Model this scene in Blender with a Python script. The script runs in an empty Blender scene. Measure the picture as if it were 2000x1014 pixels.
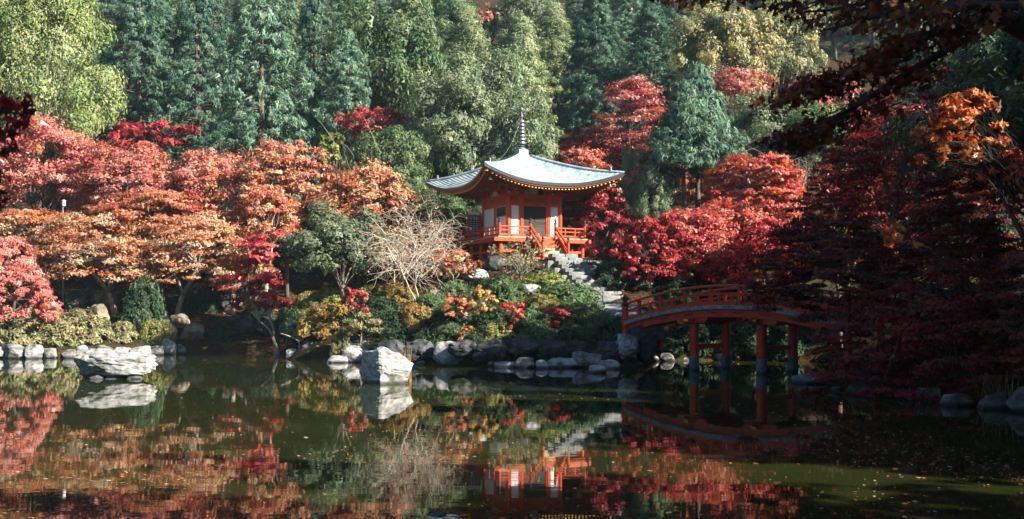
import bpy, math, random
import numpy as np
from mathutils import Vector, Matrix, noise

scene = bpy.context.scene
COL = scene.collection
PI = math.pi
R = math.radians

# ------------------------------------------------------------------ camera
F, HOR, EYE = 1944.0, 608.0, 2.6          # focal length in photo pixels, horizon row, eye height above the water
cam_d = bpy.data.cameras.new('camera')
cam_d.sensor_width = 36.0
cam_d.lens = 36.0 * F / 2000.0
cam_d.shift_y = (HOR - 507.0) / 2000.0
cam_d.clip_start, cam_d.clip_end = 0.1, 2000.0
cam_d.dof.use_dof = True
cam_d.dof.focus_distance = 58.0
cam_d.dof.aperture_fstop = 3.2
cam = bpy.data.objects.new('camera', cam_d)
cam.location = (0, 0, EYE)
cam.rotation_euler = (PI / 2, 0, 0)
COL.objects.link(cam)
scene.camera = cam

# ------------------------------------------------------------------ sky, sun, exposure
SUN_AZ, SUN_EL = R(64), R(30)             # azimuth: to the right of straight behind the camera
to_sun = Vector((math.sin(SUN_AZ) * math.cos(SUN_EL), -math.cos(SUN_AZ) * math.cos(SUN_EL), math.sin(SUN_EL)))
world = bpy.data.worlds.new('World')
scene.world = world
world.use_nodes = True
wn = world.node_tree.nodes
sky_n = wn.new('ShaderNodeTexSky')
sky_n.sky_type = 'NISHITA'
sky_n.sun_disc = False
sky_n.air_density = 0.8
sky_n.dust_density = 0.3
sky_n.ozone_density = 2.5
sky_n.sun_elevation = SUN_EL
sky_n.sun_rotation = math.atan2(to_sun.x, to_sun.y)
wn['Background'].inputs['Strength'].default_value = 0.05
world.node_tree.links.new(sky_n.outputs['Color'], wn['Background'].inputs['Color'])
sun_d = bpy.data.lights.new('sun', 'SUN')
sun_d.energy = 5.0
sun_d.angle = R(0.53)
sun_d.color = (1.0, 0.93, 0.82)
sun = bpy.data.objects.new('sun', sun_d)
sun.rotation_euler = (-to_sun).to_track_quat('-Z', 'Y').to_euler()
sun.location = (60, -60, 90)
COL.objects.link(sun)
vs = scene.view_settings
vs.view_transform = 'Standard'
vs.look = 'None'
vs.gamma = 1.0
vs.use_curve_mapping = False
vs.exposure = 1.66
cy = scene.cycles
cy.use_denoising = True
cy.max_bounces = 6
cy.diffuse_bounces = 1
cy.glossy_bounces = 3
cy.transmission_bounces = 4
cy.volume_bounces = 1
cy.transparent_max_bounces = 6
cy.caustics_reflective = False
cy.caustics_refractive = False
cy.sample_clamp_indirect = 4.0

# ------------------------------------------------------------------ materials
def new_mat(name):
    m = bpy.data.materials.new(name)
    m.use_nodes = True
    nt = m.node_tree
    return m, nt, nt.nodes, nt.links, nt.nodes['Principled BSDF']

def ramp(nodes, stops):
    r = nodes.new('ShaderNodeValToRGB')
    el = r.color_ramp.elements
    while len(el) < len(stops):
        el.new(0.5)
    for e, (p, c) in zip(el, stops):
        e.position = p
        e.color = (*c, 1)
    return r

def noise_mat(name, stops, scale=4.0, detail=6.0, rough=0.7, bump=0.3, bump_scale=None, stretch=(1, 1, 1), spec=0.3, dist=0.02, metal=0.0, wet=False):
    m, nt, n, l, b = new_mat(name)
    tc = n.new('ShaderNodeTexCoord')
    mp = n.new('ShaderNodeMapping')
    mp.inputs['Scale'].default_value = stretch
    l.new(tc.outputs['Object'], mp.inputs['Vector'])
    tx = n.new('ShaderNodeTexNoise')
    tx.inputs['Scale'].default_value = scale
    tx.inputs['Detail'].default_value = detail
    tx.inputs['Roughness'].default_value = 0.62
    l.new(mp.outputs['Vector'], tx.inputs['Vector'])
    r = ramp(n, stops)
    l.new(tx.outputs['Fac'], r.inputs['Fac'])
    l.new(r.outputs['Color'], b.inputs['Base Color'])
    if wet:
        # the dark tide line that the pond leaves on its stones, and moss in patches
        ge = n.new('ShaderNodeNewGeometry')
        sp = n.new('ShaderNodeSeparateXYZ')
        l.new(ge.outputs['Position'], sp.inputs['Vector'])
        ad = n.new('ShaderNodeMath'); ad.operation = 'MULTIPLY_ADD'
        ad.inputs[1].default_value = -0.22; 
        l.new(tx.outputs['Fac'], ad.inputs[0]); l.new(sp.outputs['Z'], ad.inputs[2])
        mr = n.new('ShaderNodeMapRange')
        mr.inputs['From Min'].default_value = -0.06; mr.inputs['From Max'].default_value = 0.05
        mr.inputs['To Min'].default_value = 0.22; mr.inputs['To Max'].default_value = 1.0
        l.new(ad.outputs[0], mr.inputs['Value'])
        mo = n.new('ShaderNodeTexNoise'); mo.inputs['Scale'].default_value = 1.1; mo.inputs['Detail'].default_value = 7; mo.inputs['Roughness'].default_value = 0.7
        l.new(ge.outputs['Position'], mo.inputs['Vector'])
        mc = ramp(n, [(0.52, (1, 1, 1)), (0.68, (0.30, 0.34, 0.20))])
        l.new(mo.outputs['Fac'], mc.inputs['Fac'])
        m1 = n.new('ShaderNodeMix'); m1.data_type = 'RGBA'; m1.blend_type = 'MULTIPLY'; m1.inputs['Factor'].default_value = 1
        l.new(r.outputs['Color'], m1.inputs[6]); l.new(mc.outputs['Color'], m1.inputs[7])
        m2 = n.new('ShaderNodeMix'); m2.data_type = 'RGBA'; m2.blend_type = 'MULTIPLY'; m2.inputs['Factor'].default_value = 1
        l.new(m1.outputs[2], m2.inputs[6]); l.new(mr.outputs['Result'], m2.inputs[7])
        l.new(m2.outputs[2], b.inputs['Base Color'])
    b.inputs['Roughness'].default_value = rough
    b.inputs['Metallic'].default_value = metal
    b.inputs['Specular IOR Level'].default_value = spec
    if bump:
        t2 = n.new('ShaderNodeTexNoise')
        t2.inputs['Scale'].default_value = bump_scale or scale * 3
        t2.inputs['Detail'].default_value = 8
        l.new(mp.outputs['Vector'], t2.inputs['Vector'])
        bp = n.new('ShaderNodeBump')
        bp.inputs['Strength'].default_value = bump
        bp.inputs['Distance'].default_value = dist
        l.new(t2.outputs['Fac'], bp.inputs['Height'])
        l.new(bp.outputs['Normal'], b.inputs['Normal'])
    return m

def leaf_mat(name, trans=0.3, gloss=0.04, rnd=0.12, warm=(1.0, 1.0, 1.0)):
    """leaf colour from the mesh's own tint, a little different on each plant, light passing through thin blades"""
    m = bpy.data.materials.new(name)
    m.use_nodes = True
    nt = m.node_tree
    n, l = nt.nodes, nt.links
    n.clear()
    out = n.new('ShaderNodeOutputMaterial')
    at = n.new('ShaderNodeAttribute')
    at.attribute_name = 'tint'
    oi = n.new('ShaderNodeObjectInfo')
    mr = n.new('ShaderNodeMapRange')
    mr.inputs['To Min'].default_value = 1 - rnd
    mr.inputs['To Max'].default_value = 1 + rnd
    l.new(oi.outputs['Random'], mr.inputs['Value'])
    hs = n.new('ShaderNodeHueSaturation')
    l.new(at.outputs['Color'], hs.inputs['Color'])
    l.new(mr.outputs['Result'], hs.inputs['Value'])
    d = n.new('ShaderNodeBsdfDiffuse')
    t = n.new('ShaderNodeBsdfTranslucent')
    g = n.new('ShaderNodeBsdfGlossy')
    g.inputs['Roughness'].default_value = 0.45
    g.inputs['Color'].default_value = (0.8, 0.8, 0.8, 1)
    mu = n.new('ShaderNodeMix')
    mu.data_type = 'RGBA'
    mu.blend_type = 'MULTIPLY'
    mu.inputs['Factor'].default_value = 1.0
    l.new(hs.outputs['Color'], mu.inputs[6])
    mu.inputs[7].default_value = (*warm, 1)
    l.new(hs.outputs['Color'], d.inputs['Color'])
    l.new(mu.outputs[2], t.inputs['Color'])
    m1 = n.new('ShaderNodeMixShader')
    m1.inputs['Fac'].default_value = trans
    l.new(d.outputs[0], m1.inputs[1])
    l.new(t.outputs[0], m1.inputs[2])
    m2 = n.new('ShaderNodeMixShader')
    m2.inputs['Fac'].default_value = gloss
    l.new(m1.outputs[0], m2.inputs[1])
    l.new(g.outputs[0], m2.inputs[2])
    l.new(m2.outputs[0], out.inputs['Surface'])
    return m

M = {}
M['leaf_red'] = leaf_mat('maple_leaf', 0.30, 0.03, 0.10, (1.15, 0.9, 0.8))
M['leaf_green'] = leaf_mat('green_leaf', 0.22, 0.015, 0.14, (1.1, 1.1, 0.7))
M['leaf_dry'] = leaf_mat('dry_twig', 0.0, 0.02, 0.05)
M['bark'] = noise_mat('bark', [(0.3, (0.05, 0.038, 0.028)), (0.7, (0.16, 0.125, 0.095))], 6, 8, 0.85, 0.6, 18, (1, 1, 0.25))
M['bark_pale'] = noise_mat('pale_bark', [(0.3, (0.17, 0.135, 0.10)), (0.7, (0.42, 0.36, 0.29))], 6, 8, 0.8, 0.5, 18, (1, 1, 0.3))
M['bark_white'] = noise_mat('bleached_twigs', [(0.3, (0.34, 0.28, 0.21)), (0.7, (0.60, 0.53, 0.44))], 6, 8, 0.8, 0.3, 18, (1, 1, 0.3))
M['bark_dark'] = noise_mat('dark_bark', [(0.3, (0.018, 0.014, 0.012)), (0.7, (0.05, 0.04, 0.032))], 8, 8, 0.85, 0.7, 22, (1, 1, 0.3))
M['rock'] = noise_mat('weathered_rock', [(0.28, (0.07, 0.07, 0.075)), (0.42, (0.24, 0.24, 0.235)), (0.56, (0.42, 0.41, 0.39)), (0.8, (0.55, 0.53, 0.50))], 1.9, 10, 0.8, 0.9, 5.0, (1, 1, 1.6), dist=0.06, wet=True)
M['rock_grey'] = noise_mat('stained_rock', [(0.28, (0.05, 0.05, 0.05)), (0.45, (0.15, 0.15, 0.14)), (0.6, (0.30, 0.285, 0.26)), (0.8, (0.40, 0.38, 0.34))], 2.6, 10, 0.85, 0.9, 6.0, (1, 1, 2.2), dist=0.06, wet=True)
M['rock_dark'] = noise_mat('mossy_shade_rock', [(0.3, (0.016, 0.018, 0.018)), (0.5, (0.050, 0.054, 0.054)), (0.62, (0.10, 0.10, 0.10)), (0.75, (0.04, 0.05, 0.022))], 1.6, 10, 0.85, 0.9, 5.0, dist=0.06)  # moss tint, on a base darkened to stand in for the cliff's shade
M['rock_tan'] = noise_mat('tan_rock', [(0.3, (0.06, 0.052, 0.035)), (0.55, (0.20, 0.165, 0.11)), (0.8, (0.36, 0.31, 0.22))], 2.2, 10, 0.85, 0.9, 6.0, dist=0.05)
M['step_stone'] = noise_mat('step_stone', [(0.3, (0.08, 0.085, 0.08)), (0.55, (0.19, 0.195, 0.19)), (0.75, (0.32, 0.315, 0.30))], 2.6, 9, 0.85, 0.5, 9, dist=0.02)
M['vermilion'] = noise_mat('vermilion_paint', [(0.25, (0.30, 0.045, 0.02)), (0.42, (0.50, 0.058, 0.016)), (0.75, (0.66, 0.10, 0.025))], 3.0, 10, 0.5, 0.12, 20, dist=0.005)
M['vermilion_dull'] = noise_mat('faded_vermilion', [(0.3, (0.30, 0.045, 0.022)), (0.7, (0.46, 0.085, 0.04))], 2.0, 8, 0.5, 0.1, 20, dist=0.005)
M['bridge_red'] = noise_mat('bridge_lacquer', [(0.25, (0.20, 0.022, 0.013)), (0.45, (0.42, 0.036, 0.014)), (0.75, (0.58, 0.060, 0.020))], 3.5, 10, 0.34, 0.2, 20, dist=0.004)
M['plaster'] = noise_mat('white_plaster', [(0.3, (0.76, 0.74, 0.72)), (0.7, (0.86, 0.85, 0.83))], 2.0, 6, 0.85, 0.05, 20, dist=0.004)
M['door_wood'] = noise_mat('dark_door_wood', [(0.3, (0.025, 0.017, 0.013)), (0.7, (0.060, 0.042, 0.032))], 3, 8, 0.6, 0.2, 12, (6, 6, 0.4), dist=0.005)
M['gold'] = noise_mat('yellow_paint', [(0.3, (0.62, 0.36, 0.05)), (0.7, (0.80, 0.52, 0.10))], 4, 4, 0.45, 0)
M['black_metal'] = noise_mat('black_bronze', [(0.3, (0.012, 0.016, 0.02)), (0.7, (0.035, 0.045, 0.055))], 6, 5, 0.35, 0)
M['bronze'] = noise_mat('grey_bronze', [(0.3, (0.09, 0.10, 0.11)), (0.7, (0.22, 0.24, 0.25))], 5, 6, 0.45, 0.1, metal=0.3)
M['glass_dark'] = noise_mat('dark_window', [(0.3, (0.02, 0.04, 0.055)), (0.7, (0.04, 0.075, 0.10))], 2, 4, 0.15, 0)
M['deck_edge'] = noise_mat('weathered_edge', [(0.35, (0.07, 0.075, 0.08)), (0.6, (0.30, 0.30, 0.29)), (0.8, (0.16, 0.16, 0.15))], 7, 8, 0.8, 0.4, 20, dist=0.01)
M['lead'] = noise_mat('lead_wrap', [(0.3, (0.06, 0.068, 0.085)), (0.7, (0.17, 0.185, 0.21))], 5, 6, 0.5, 0.2, wet=True)
M['wood_pale'] = noise_mat('bleached_wood', [(0.3, (0.36, 0.24, 0.15)), (0.7, (0.55, 0.42, 0.30))], 3, 8, 0.75, 0.2, 15, (0.5, 6, 6), dist=0.005)
M['lamp_metal'] = noise_mat('pale_lamp_metal', [(0.3, (0.40, 0.41, 0.43)), (0.7, (0.60, 0.61, 0.62))], 4, 4, 0.4, 0)

def roof_material():
    m, nt, n, l, b = new_mat('copper_roof')
    tc = n.new('ShaderNodeTexCoord')
    mp = n.new('ShaderNodeMapping')
    mp.inputs['Scale'].default_value = (2.2, 2.2, 0.7)
    l.new(tc.outputs['Object'], mp.inputs['Vector'])
    a = n.new('ShaderNodeTexNoise')
    a.inputs['Scale'].default_value = 1.3
    a.inputs['Detail'].default_value = 8
    a.inputs['Roughness'].default_value = 0.65
    l.new(mp.outputs['Vector'], a.inputs['Vector'])
    r = ramp(n, [(0.3, (0.10, 0.18, 0.205)), (0.46, (0.24, 0.32, 0.34)), (0.6, (0.38, 0.44, 0.45)), (0.8, (0.20, 0.29, 0.31))])
    l.new(a.outputs['Fac'], r.inputs['Fac'])
    l.new(r.outputs['Color'], b.inputs['Base Color'])
    b.inputs['Roughness'].default_value = 0.55
    b.inputs['Specular IOR Level'].default_value = 0.4
    t2 = n.new('ShaderNodeTexNoise')
    t2.inputs['Scale'].default_value = 9
    t2.inputs['Detail'].default_value = 8
    l.new(mp.outputs['Vector'], t2.inputs['Vector'])
    bp = n.new('ShaderNodeBump')
    bp.inputs['Strength'].default_value = 0.35
    bp.inputs['Distance'].default_value = 0.02
    l.new(t2.outputs['Fac'], bp.inputs['Height'])
    l.new(bp.outputs['Normal'], b.inputs['Normal'])
    return m
M['roof'] = roof_material()

def ground_material():
    m, nt, n, l, b = new_mat('leaf_litter')
    tc = n.new('ShaderNodeTexCoord')
    a = n.new('ShaderNodeTexNoise')
    a.inputs['Scale'].default_value = 0.35
    a.inputs['Detail'].default_value = 6
    l.new(tc.outputs['Object'], a.inputs['Vector'])
    c = n.new('ShaderNodeTexNoise')
    c.inputs['Scale'].default_value = 5.0
    c.inputs['Detail'].default_value = 8
    c.inputs['Roughness'].default_value = 0.7
    l.new(tc.outputs['Object'], c.inputs['Vector'])
    r1 = ramp(n, [(0.35, (0.018, 0.012, 0.008)), (0.5, (0.045, 0.022, 0.011)), (0.65, (0.11, 0.045, 0.018)), (0.8, (0.06, 0.035, 0.02))])
    r2 = ramp(n, [(0.35, (0.012, 0.014, 0.007)), (0.6, (0.032, 0.038, 0.014)), (0.8, (0.06, 0.055, 0.024))])
    l.new(c.outputs['Fac'], r1.inputs['Fac'])
    l.new(c.outputs['Fac'], r2.inputs['Fac'])
    sel = ramp(n, [(0.45, (0, 0, 0)), (0.58, (1, 1, 1))])
    l.new(a.outputs['Fac'], sel.inputs['Fac'])
    mx = n.new('ShaderNodeMix')
    mx.data_type = 'RGBA'
    l.new(sel.outputs['Color'], mx.inputs['Factor'])
    l.new(r1.outputs['Color'], mx.inputs[6])
    l.new(r2.outputs['Color'], mx.inputs[7])
    l.new(mx.outputs[2], b.inputs['Base Color'])
    b.inputs['Roughness'].default_value = 0.95
    b.inputs['Specular IOR Level'].default_value = 0.1
    bp = n.new('ShaderNodeBump')
    bp.inputs['Strength'].default_value = 0.8
    bp.inputs['Distance'].default_value = 0.08
    l.new(c.outputs['Fac'], bp.inputs['Height'])
    l.new(bp.outputs['Normal'], b.inputs['Normal'])
    return m
M['ground'] = ground_material()

def water_material():
    m, nt, n, l, b = new_mat('pond_water')
    tc = n.new('ShaderNodeTexCoord')
    a = n.new('ShaderNodeTexNoise')
    a.inputs['Scale'].default_value = 0.25
    a.inputs['Detail'].default_value = 4
    l.new(tc.outputs['Object'], a.inputs['Vector'])
    r = ramp(n, [(0.3, (0.014, 0.021, 0.006)), (0.7, (0.026, 0.030, 0.008))])
    l.new(a.outputs['Fac'], r.inputs['Fac'])
    l.new(r.outputs['Color'], b.inputs['Base Color'])
    b.inputs['Roughness'].default_value = 0.018
    b.inputs['IOR'].default_value = 1.333
    w = n.new('ShaderNodeTexNoise')
    w.inputs['Scale'].default_value = 1.1
    w.inputs['Detail'].default_value = 3
    mp = n.new('ShaderNodeMapping')
    mp.inputs['Scale'].default_value = (0.6, 1.6, 1)
    l.new(tc.outputs['Object'], mp.inputs['Vector'])
    l.new(mp.outputs['Vector'], w.inputs['Vector'])
    bp = n.new('ShaderNodeBump')
    bp.inputs['Strength'].default_value = 0.065
    bp.inputs['Distance'].default_value = 0.022
    l.new(w.outputs['Fac'], bp.inputs['Height'])
    l.new(bp.outputs['Normal'], b.inputs['Normal'])
    return m
M['water'] = water_material()

# ------------------------------------------------------------------ object helpers
def tag(o, label=None, cat=None, group=None, kind=None):
    if label: o['label'] = label
    if cat: o['category'] = cat
    if group: o['group'] = group
    if kind: o['kind'] = kind
    return o

def link(name, data, parent=None, loc=None):
    o = bpy.data.objects.new(name, data)
    COL.objects.link(o)
    if parent is not None: o.parent = parent
    if loc is not None: o.location = loc
    return o

def empty(name, loc, rz=0.0):
    o = link(name, None, None, loc)
    o.empty_display_size = 0.3
    o.rotation_euler = (0, 0, rz)
    return o

class MB:
    """collects shapes into one mesh"""
    def __init__(s): s.v, s.f = [], []
    def add(s, vs, fs):
        k = len(s.v)
        s.v.extend([tuple(p) for p in vs])
        s.f.extend([tuple(i + k for i in q) for q in fs])
        return s
    def box(s, x0, x1, y0, y1, z0, z1):
        return s.add([(x0, y0, z0), (x1, y0, z0), (x1, y1, z0), (x0, y1, z0), (x0, y0, z1), (x1, y0, z1), (x1, y1, z1), (x0, y1, z1)],
                     [(0, 3, 2, 1), (4, 5, 6, 7), (0, 1, 5, 4), (1, 2, 6, 5), (2, 3, 7, 6), (3, 0, 4, 7)])
    def chamfer(s, x0, x1, y0, y1, z0, z1, c):
        """box with its top edges cut back"""
        s.add([(x0, y0, z0), (x1, y0, z0), (x1, y1, z0), (x0, y1, z0), (x0, y0, z1 - c), (x1, y0, z1 - c), (x1, y1, z1 - c), (x0, y1, z1 - c),
               (x0 + c, y0 + c, z1), (x1 - c, y0 + c, z1), (x1 - c, y1 - c, z1), (x0 + c, y1 - c, z1)],
              [(0, 3, 2, 1), (8, 9, 10, 11), (0, 1, 5, 4), (1, 2, 6, 5), (2, 3, 7, 6), (3, 0, 4, 7), (4, 5, 9, 8), (5, 6, 10, 9), (6, 7, 11, 10), (7, 4, 8, 11)])
        return s
    def bar(s, a, b, w, h):
        """a squared bar from a to b"""
        a, b = Vector(a), Vector(b)
        d = (b - a).normalized()
        side = d.cross(Vector((0, 0, 1)))
        if side.length < 1e-4: side = Vector((1, 0, 0))
        side.normalize()
        up = side.cross(d)
        vs = []
        for p in (a, b):
            for i, j in ((-1, -1), (1, -1), (1, 1), (-1, 1)):
                vs.append(p + side * (i * w / 2) + up * (j * h / 2))
        return s.add(vs, [(0, 3, 2, 1), (4, 5, 6, 7), (0, 1, 5, 4), (1, 2, 6, 5), (2, 3, 7, 6), (3, 0, 4, 7)])
    def tube(s, pts, rad, sides=6, cap=True):
        pts = [Vector(p) for p in pts]
        k0 = len(s.v)
        n = len(pts)
        for i, p in enumerate(pts):
            d = (pts[min(i + 1, n - 1)] - pts[max(i - 1, 0)])
            if d.length < 1e-6: d = Vector((0, 0, 1))
            d.normalize()
            ref = Vector((0, 0, 1)) if abs(d.z) < 0.9 else Vector((1, 0, 0))
            a = d.cross(ref).normalized()
            b = a.cross(d)
            r = rad[i] if hasattr(rad, '__len__') else rad
            for j in range(sides):
                t = 2 * PI * j / sides
                q = p + a * (r * math.cos(t)) + b * (r * math.sin(t))
                s.v.append((q.x, q.y, q.z))
        for i in range(n - 1):
            for j in range(sides):
                j2 = (j + 1) % sides
                s.f.append((k0 + i * sides + j, k0 + (i + 1) * sides + j, k0 + (i + 1) * sides + j2, k0 + i * sides + j2))
        if cap:
            s.f.append(tuple(k0 + j for j in range(sides)))
            s.f.append(tuple(k0 + (n - 1) * sides + j for j in reversed(range(sides))))
        return s
    def lathe(s, prof, sides=14, c=(0, 0, 0)):
        k0 = len(s.v)
        for r, z in prof:
            for j in range(sides):
                t = 2 * PI * j / sides
                s.v.append((c[0] + r * math.cos(t), c[1] + r * math.sin(t), c[2] + z))
        n = len(prof)
        for i in range(n - 1):
            for j in range(sides):
                j2 = (j + 1) % sides
                s.f.append((k0 + i * sides + j, k0 + i * sides + j2, k0 + (i + 1) * sides + j2, k0 + (i + 1) * sides + j))
        s.f.append(tuple(k0 + j for j in reversed(range(sides))))
        s.f.append(tuple(k0 + (n - 1) * sides + j for j in range(sides)))
        return s
    def sweep(s, path, sec):
        """a closed section [(across, up)] carried along path points (x, z) of the local x-z plane"""
        k0 = len(s.v)
        m = len(sec)
        for (x, z) in path:
            for (a, u) in sec:
                s.v.append((x, a, z + u))
        for i in range(len(path) - 1):
            for j in range(m):
                j2 = (j + 1) % m
                s.f.append((k0 + i * m + j, k0 + (i + 1) * m + j, k0 + (i + 1) * m + j2, k0 + i * m + j2))
        s.f.append(tuple(k0 + j for j in range(m)))
        s.f.append(tuple(k0 + (len(path) - 1) * m + j for j in reversed(range(m))))
        return s
    def mesh(s, name, mat, smooth=False):
        me = bpy.data.meshes.new(name)
        me.from_pydata(s.v, [], s.f)
        me.materials.append(mat)
        if smooth:
            me.polygons.foreach_set('use_smooth', [True] * len(me.polygons))
        me.update()
        return me
    def build(s, name, mat, parent=None, loc=None, smooth=False):
        return link(name, s.mesh(name, mat, smooth), parent, loc)

def np_mesh(name, V, nper, mat, tint=None):
    """faces of nper corners each, no shared vertices"""
    n = len(V)
    me = bpy.data.meshes.new(name)
    me.vertices.add(n)
    me.vertices.foreach_set('co', np.ascontiguousarray(V, dtype=np.float32).ravel())
    nf = n // nper
    me.loops.add(n)
    me.loops.foreach_set('vertex_index', np.arange(n, dtype=np.int32))
    me.polygons.add(nf)
    me.polygons.foreach_set('loop_start', np.arange(0, n, nper, dtype=np.int32))
    me.update(calc_edges=True)
    if tint is not None:
        a = me.attributes.new('tint', 'FLOAT_COLOR', 'POINT')
        c = np.ones((n, 4), dtype=np.float32)
        c[:, :3] = tint
        a.data.foreach_set('color', c.ravel())
    me.materials.append(mat)
    return me

def unit(a):
    return a / np.maximum(np.linalg.norm(a, axis=1, keepdims=True), 1e-6)

MAPLE = np.array([(0, -.5), (.16, -.28), (.42, -.34), (.26, -.1), (.5, .12), (.2, .12), (0, .55), (-.2, .12), (-.5, .12), (-.26, -.1), (-.42, -.34), (-.16, -.28)])

def leaves(rng, Ct, O, R3, k, L, W, pal, up=0.5, out=0.4, loc=0.5, rnd=0.6, tdir=(0.4, -0.3, 0.8), shell=2.2, shape='kite', tint_jit=0.16, edge_pal=None):
    """leaf blades scattered through tufts. Ct centres, O outward directions, R3 radii (n,3), k leaves each"""
    n = len(Ct)
    idx = np.repeat(np.arange(n), k)
    N = len(idx)
    d = unit(rng.normal(size=(N, 3)))
    d *= rng.random((N, 1)) ** (1 / shell)
    P = Ct[idx] + d * R3[idx]
    Z = np.array([[0, 0, 1.0]])
    nr = unit(Z * up + O[idx] * out + d * loc + rng.normal(size=(N, 3)) * rnd)
    t = O[idx] * tdir[0] + Z * tdir[1] + rng.normal(size=(N, 3)) * tdir[2]
    t = unit(t - nr * (t * nr).sum(1, keepdims=True))
    b = np.cross(nr, t)
    s = np.exp(rng.normal(0, 0.38, (N, 1)))
    l_, w_ = L * s, W * s
    pal = np.array(pal)
    a1, a2 = rng.integers(0, len(pal), n), rng.integers(0, len(pal), n)
    mixf = rng.random((n, 1))
    ct = pal[a1] * mixf + pal[a2] * (1 - mixf)
    c = ct[idx] * np.exp(rng.normal(0, tint_jit, (N, 1))) * np.exp(rng.normal(0, tint_jit * 0.4, (N, 3)))
    c = np.clip(c, 0, 0.9)
    if shape == 'maple':
        q = MAPLE
        V = P[:, None, :] + t[:, None, :] * (q[None, :, 1:2] * l_[:, None, :]) + b[:, None, :] * (q[None, :, 0:1] * w_[:, None, :])
        V = V - nr[:, None, :] * (np.abs(q[None, :, 0:1]) * 0.25 * w_[:, None, :])
        return V.reshape(-1, 3), np.repeat(c, len(q), axis=0), len(q)
    V = np.empty((N, 3, 3))
    V[:, 0] = P + b * w_ * 0.5 - t * l_ * 0.4
    V[:, 1] = P + t * l_ * 0.6 - nr * l_ * 0.08
    V[:, 2] = P - b * w_ * 0.5 - t * l_ * 0.4
    return V.reshape(-1, 3), np.repeat(c, 3, axis=0), 3

# ------------------------------------------------------------------ the lie of the land
SHORE = [(-75, 47), (-45, 52), (-28.3, 55), (-20.4, 60), (-14.3, 61.6), (-12.9, 57), (-12.3, 54.4), (-10.7, 52.4), (-8.4, 51), (-6, 49.6), (-3.7, 47.9), (0, 46.4),
         (3.5, 46.2), (6.0, 46.6), (6.9, 49.5), (7.6, 51.8), (11.6, 52.8), (15.5, 51), (16.5, 46), (14.6, 42), (12.6, 38.5), (11.3, 37), (11.6, 33), (12.6, 30.3), (14.6, 27.7),
         (16.8, 24), (17.5, 18), (15, 12), (9, 9), (0, 8.2), (-9, 9), (-20, 11), (-40, 14), (-75, 18)]
SH = np.array(SHORE, dtype=float)

def shore_dist(x, y):
    """signed distance to the pond's edge, positive on land"""
    x, y = np.asarray(x, float), np.asarray(y, float)
    best = np.full(x.shape, 1e9)
    inside = np.zeros(x.shape, bool)
    n = len(SH)
    for i in range(n):
        a, b = SH[i], SH[(i + 1) % n]
        e = b - a
        t = np.clip(((x - a[0]) * e[0] + (y - a[1]) * e[1]) / (e @ e), 0, 1)
        best = np.minimum(best, (x - a[0] - t * e[0]) ** 2 + (y - a[1] - t * e[1]) ** 2)
        c = (a[1] > y) != (b[1] > y)
        with np.errstate(divide='ignore', invalid='ignore'):
            xi = a[0] + (y - a[1]) / (b[1] - a[1] if b[1] != a[1] else 1e-9) * e[0]
        inside ^= c & (x < xi)
    d = np.sqrt(best)
    return np.where(inside, -d, d)

def smooth(t): 
    t = np.clip(t, 0, 1)
    return t * t * (3 - 2 * t)

YS_L = ([0, 40, 60, 63, 67, 72, 80, 100, 130, 200, 260], [0.85, 1.2, 1.5, 2.0, 2.7, 4.2, 8.0, 18, 32, 66, 88])
YS_C = ([0, 40, 46, 49, 52, 56, 60.0, 61, 69, 75, 82, 100, 130, 200, 260], [0.85, 1.2, 1.25, 1.8, 2.3, 2.9, 5.0, 5.5, 5.85, 7.5, 10, 18, 32, 66, 88])
YS_R = ([0, 25, 40, 50, 54, 60, 70, 80, 100, 130, 200, 260], [2.0, 2.2, 2.4, 2.2, 2.6, 4.2, 7.5, 11, 19, 33, 67, 88])

def hz(x, y):
    x, y = np.asarray(x, float), np.asarray(y, float)
    zl, zc, zr = (np.interp(y, *q) for q in (YS_L, YS_C, YS_R))
    wl = smooth((-8.5 - x) / 5.0)
    wr = smooth((x - 5.0) / 4.0)
    z = zc * (1 - wl) * (1 - wr) + zl * wl + zr * wr * (1 - wl)
    z = z + np.maximum(0, x - 19) * 0.30 * smooth((70 - y) / 30) + np.maximum(0, -x - 60) * 0.25
    d = shore_dist(x, y)
    edge = np.where(d > 0, 0.22 + d * 0.62, np.maximum(-0.9, d * 1.2))
    return np.minimum(z, edge) if z.shape else float(min(z, edge))

def G(px, Y):
    """ground point under photo column px at distance Y"""
    x = (px - 1000.0) * Y / F
    return Vector((x, Y, float(hz(x, Y))))

def Zat(py, Y): return EYE + (HOR - py) * Y / F
def Xat(px, Y): return (px - 1000.0) * Y / F
def Yw(py): return F * EYE / (py - HOR)

def terrain():
    xs = np.concatenate([np.arange(-165, -44, 3.0), np.arange(-44, 30, 0.6), np.arange(30, 166, 3.0)])
    ys = np.concatenate([np.arange(-60, 0, 4.0), np.arange(0, 90, 0.6), np.arange(90, 246, 3.0)])
    X, Y = np.meshgrid(xs, ys)
    Z = hz(X, Y)
    for i in range(X.shape[0]):
        for j in range(X.shape[1]):
            if Z[i, j] > 0.25:
                p = Vector((X[i, j], Y[i, j], 0))
                Z[i, j] += 0.16 * noise.noise(p * 0.7) + 0.05 * noise.noise(p * 2.3)
    nx, ny = len(xs), len(ys)
    V = np.stack([X.ravel(), Y.ravel(), Z.ravel()], 1)
    ii, jj = np.meshgrid(np.arange(ny - 1), np.arange(nx - 1), indexing='ij')
    a = (ii * nx + jj).ravel()
    Fc = np.stack([a, a + 1, a + nx + 1, a + nx], 1)
    me = bpy.data.meshes.new('ground')
    me.from_pydata(V.tolist(), [], Fc.tolist())
    me.polygons.foreach_set('use_smooth', [True] * len(me.polygons))
    me.materials.append(M['ground'])
    tag(link('ground', me), kind='structure')
terrain()
wb = MB()
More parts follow.
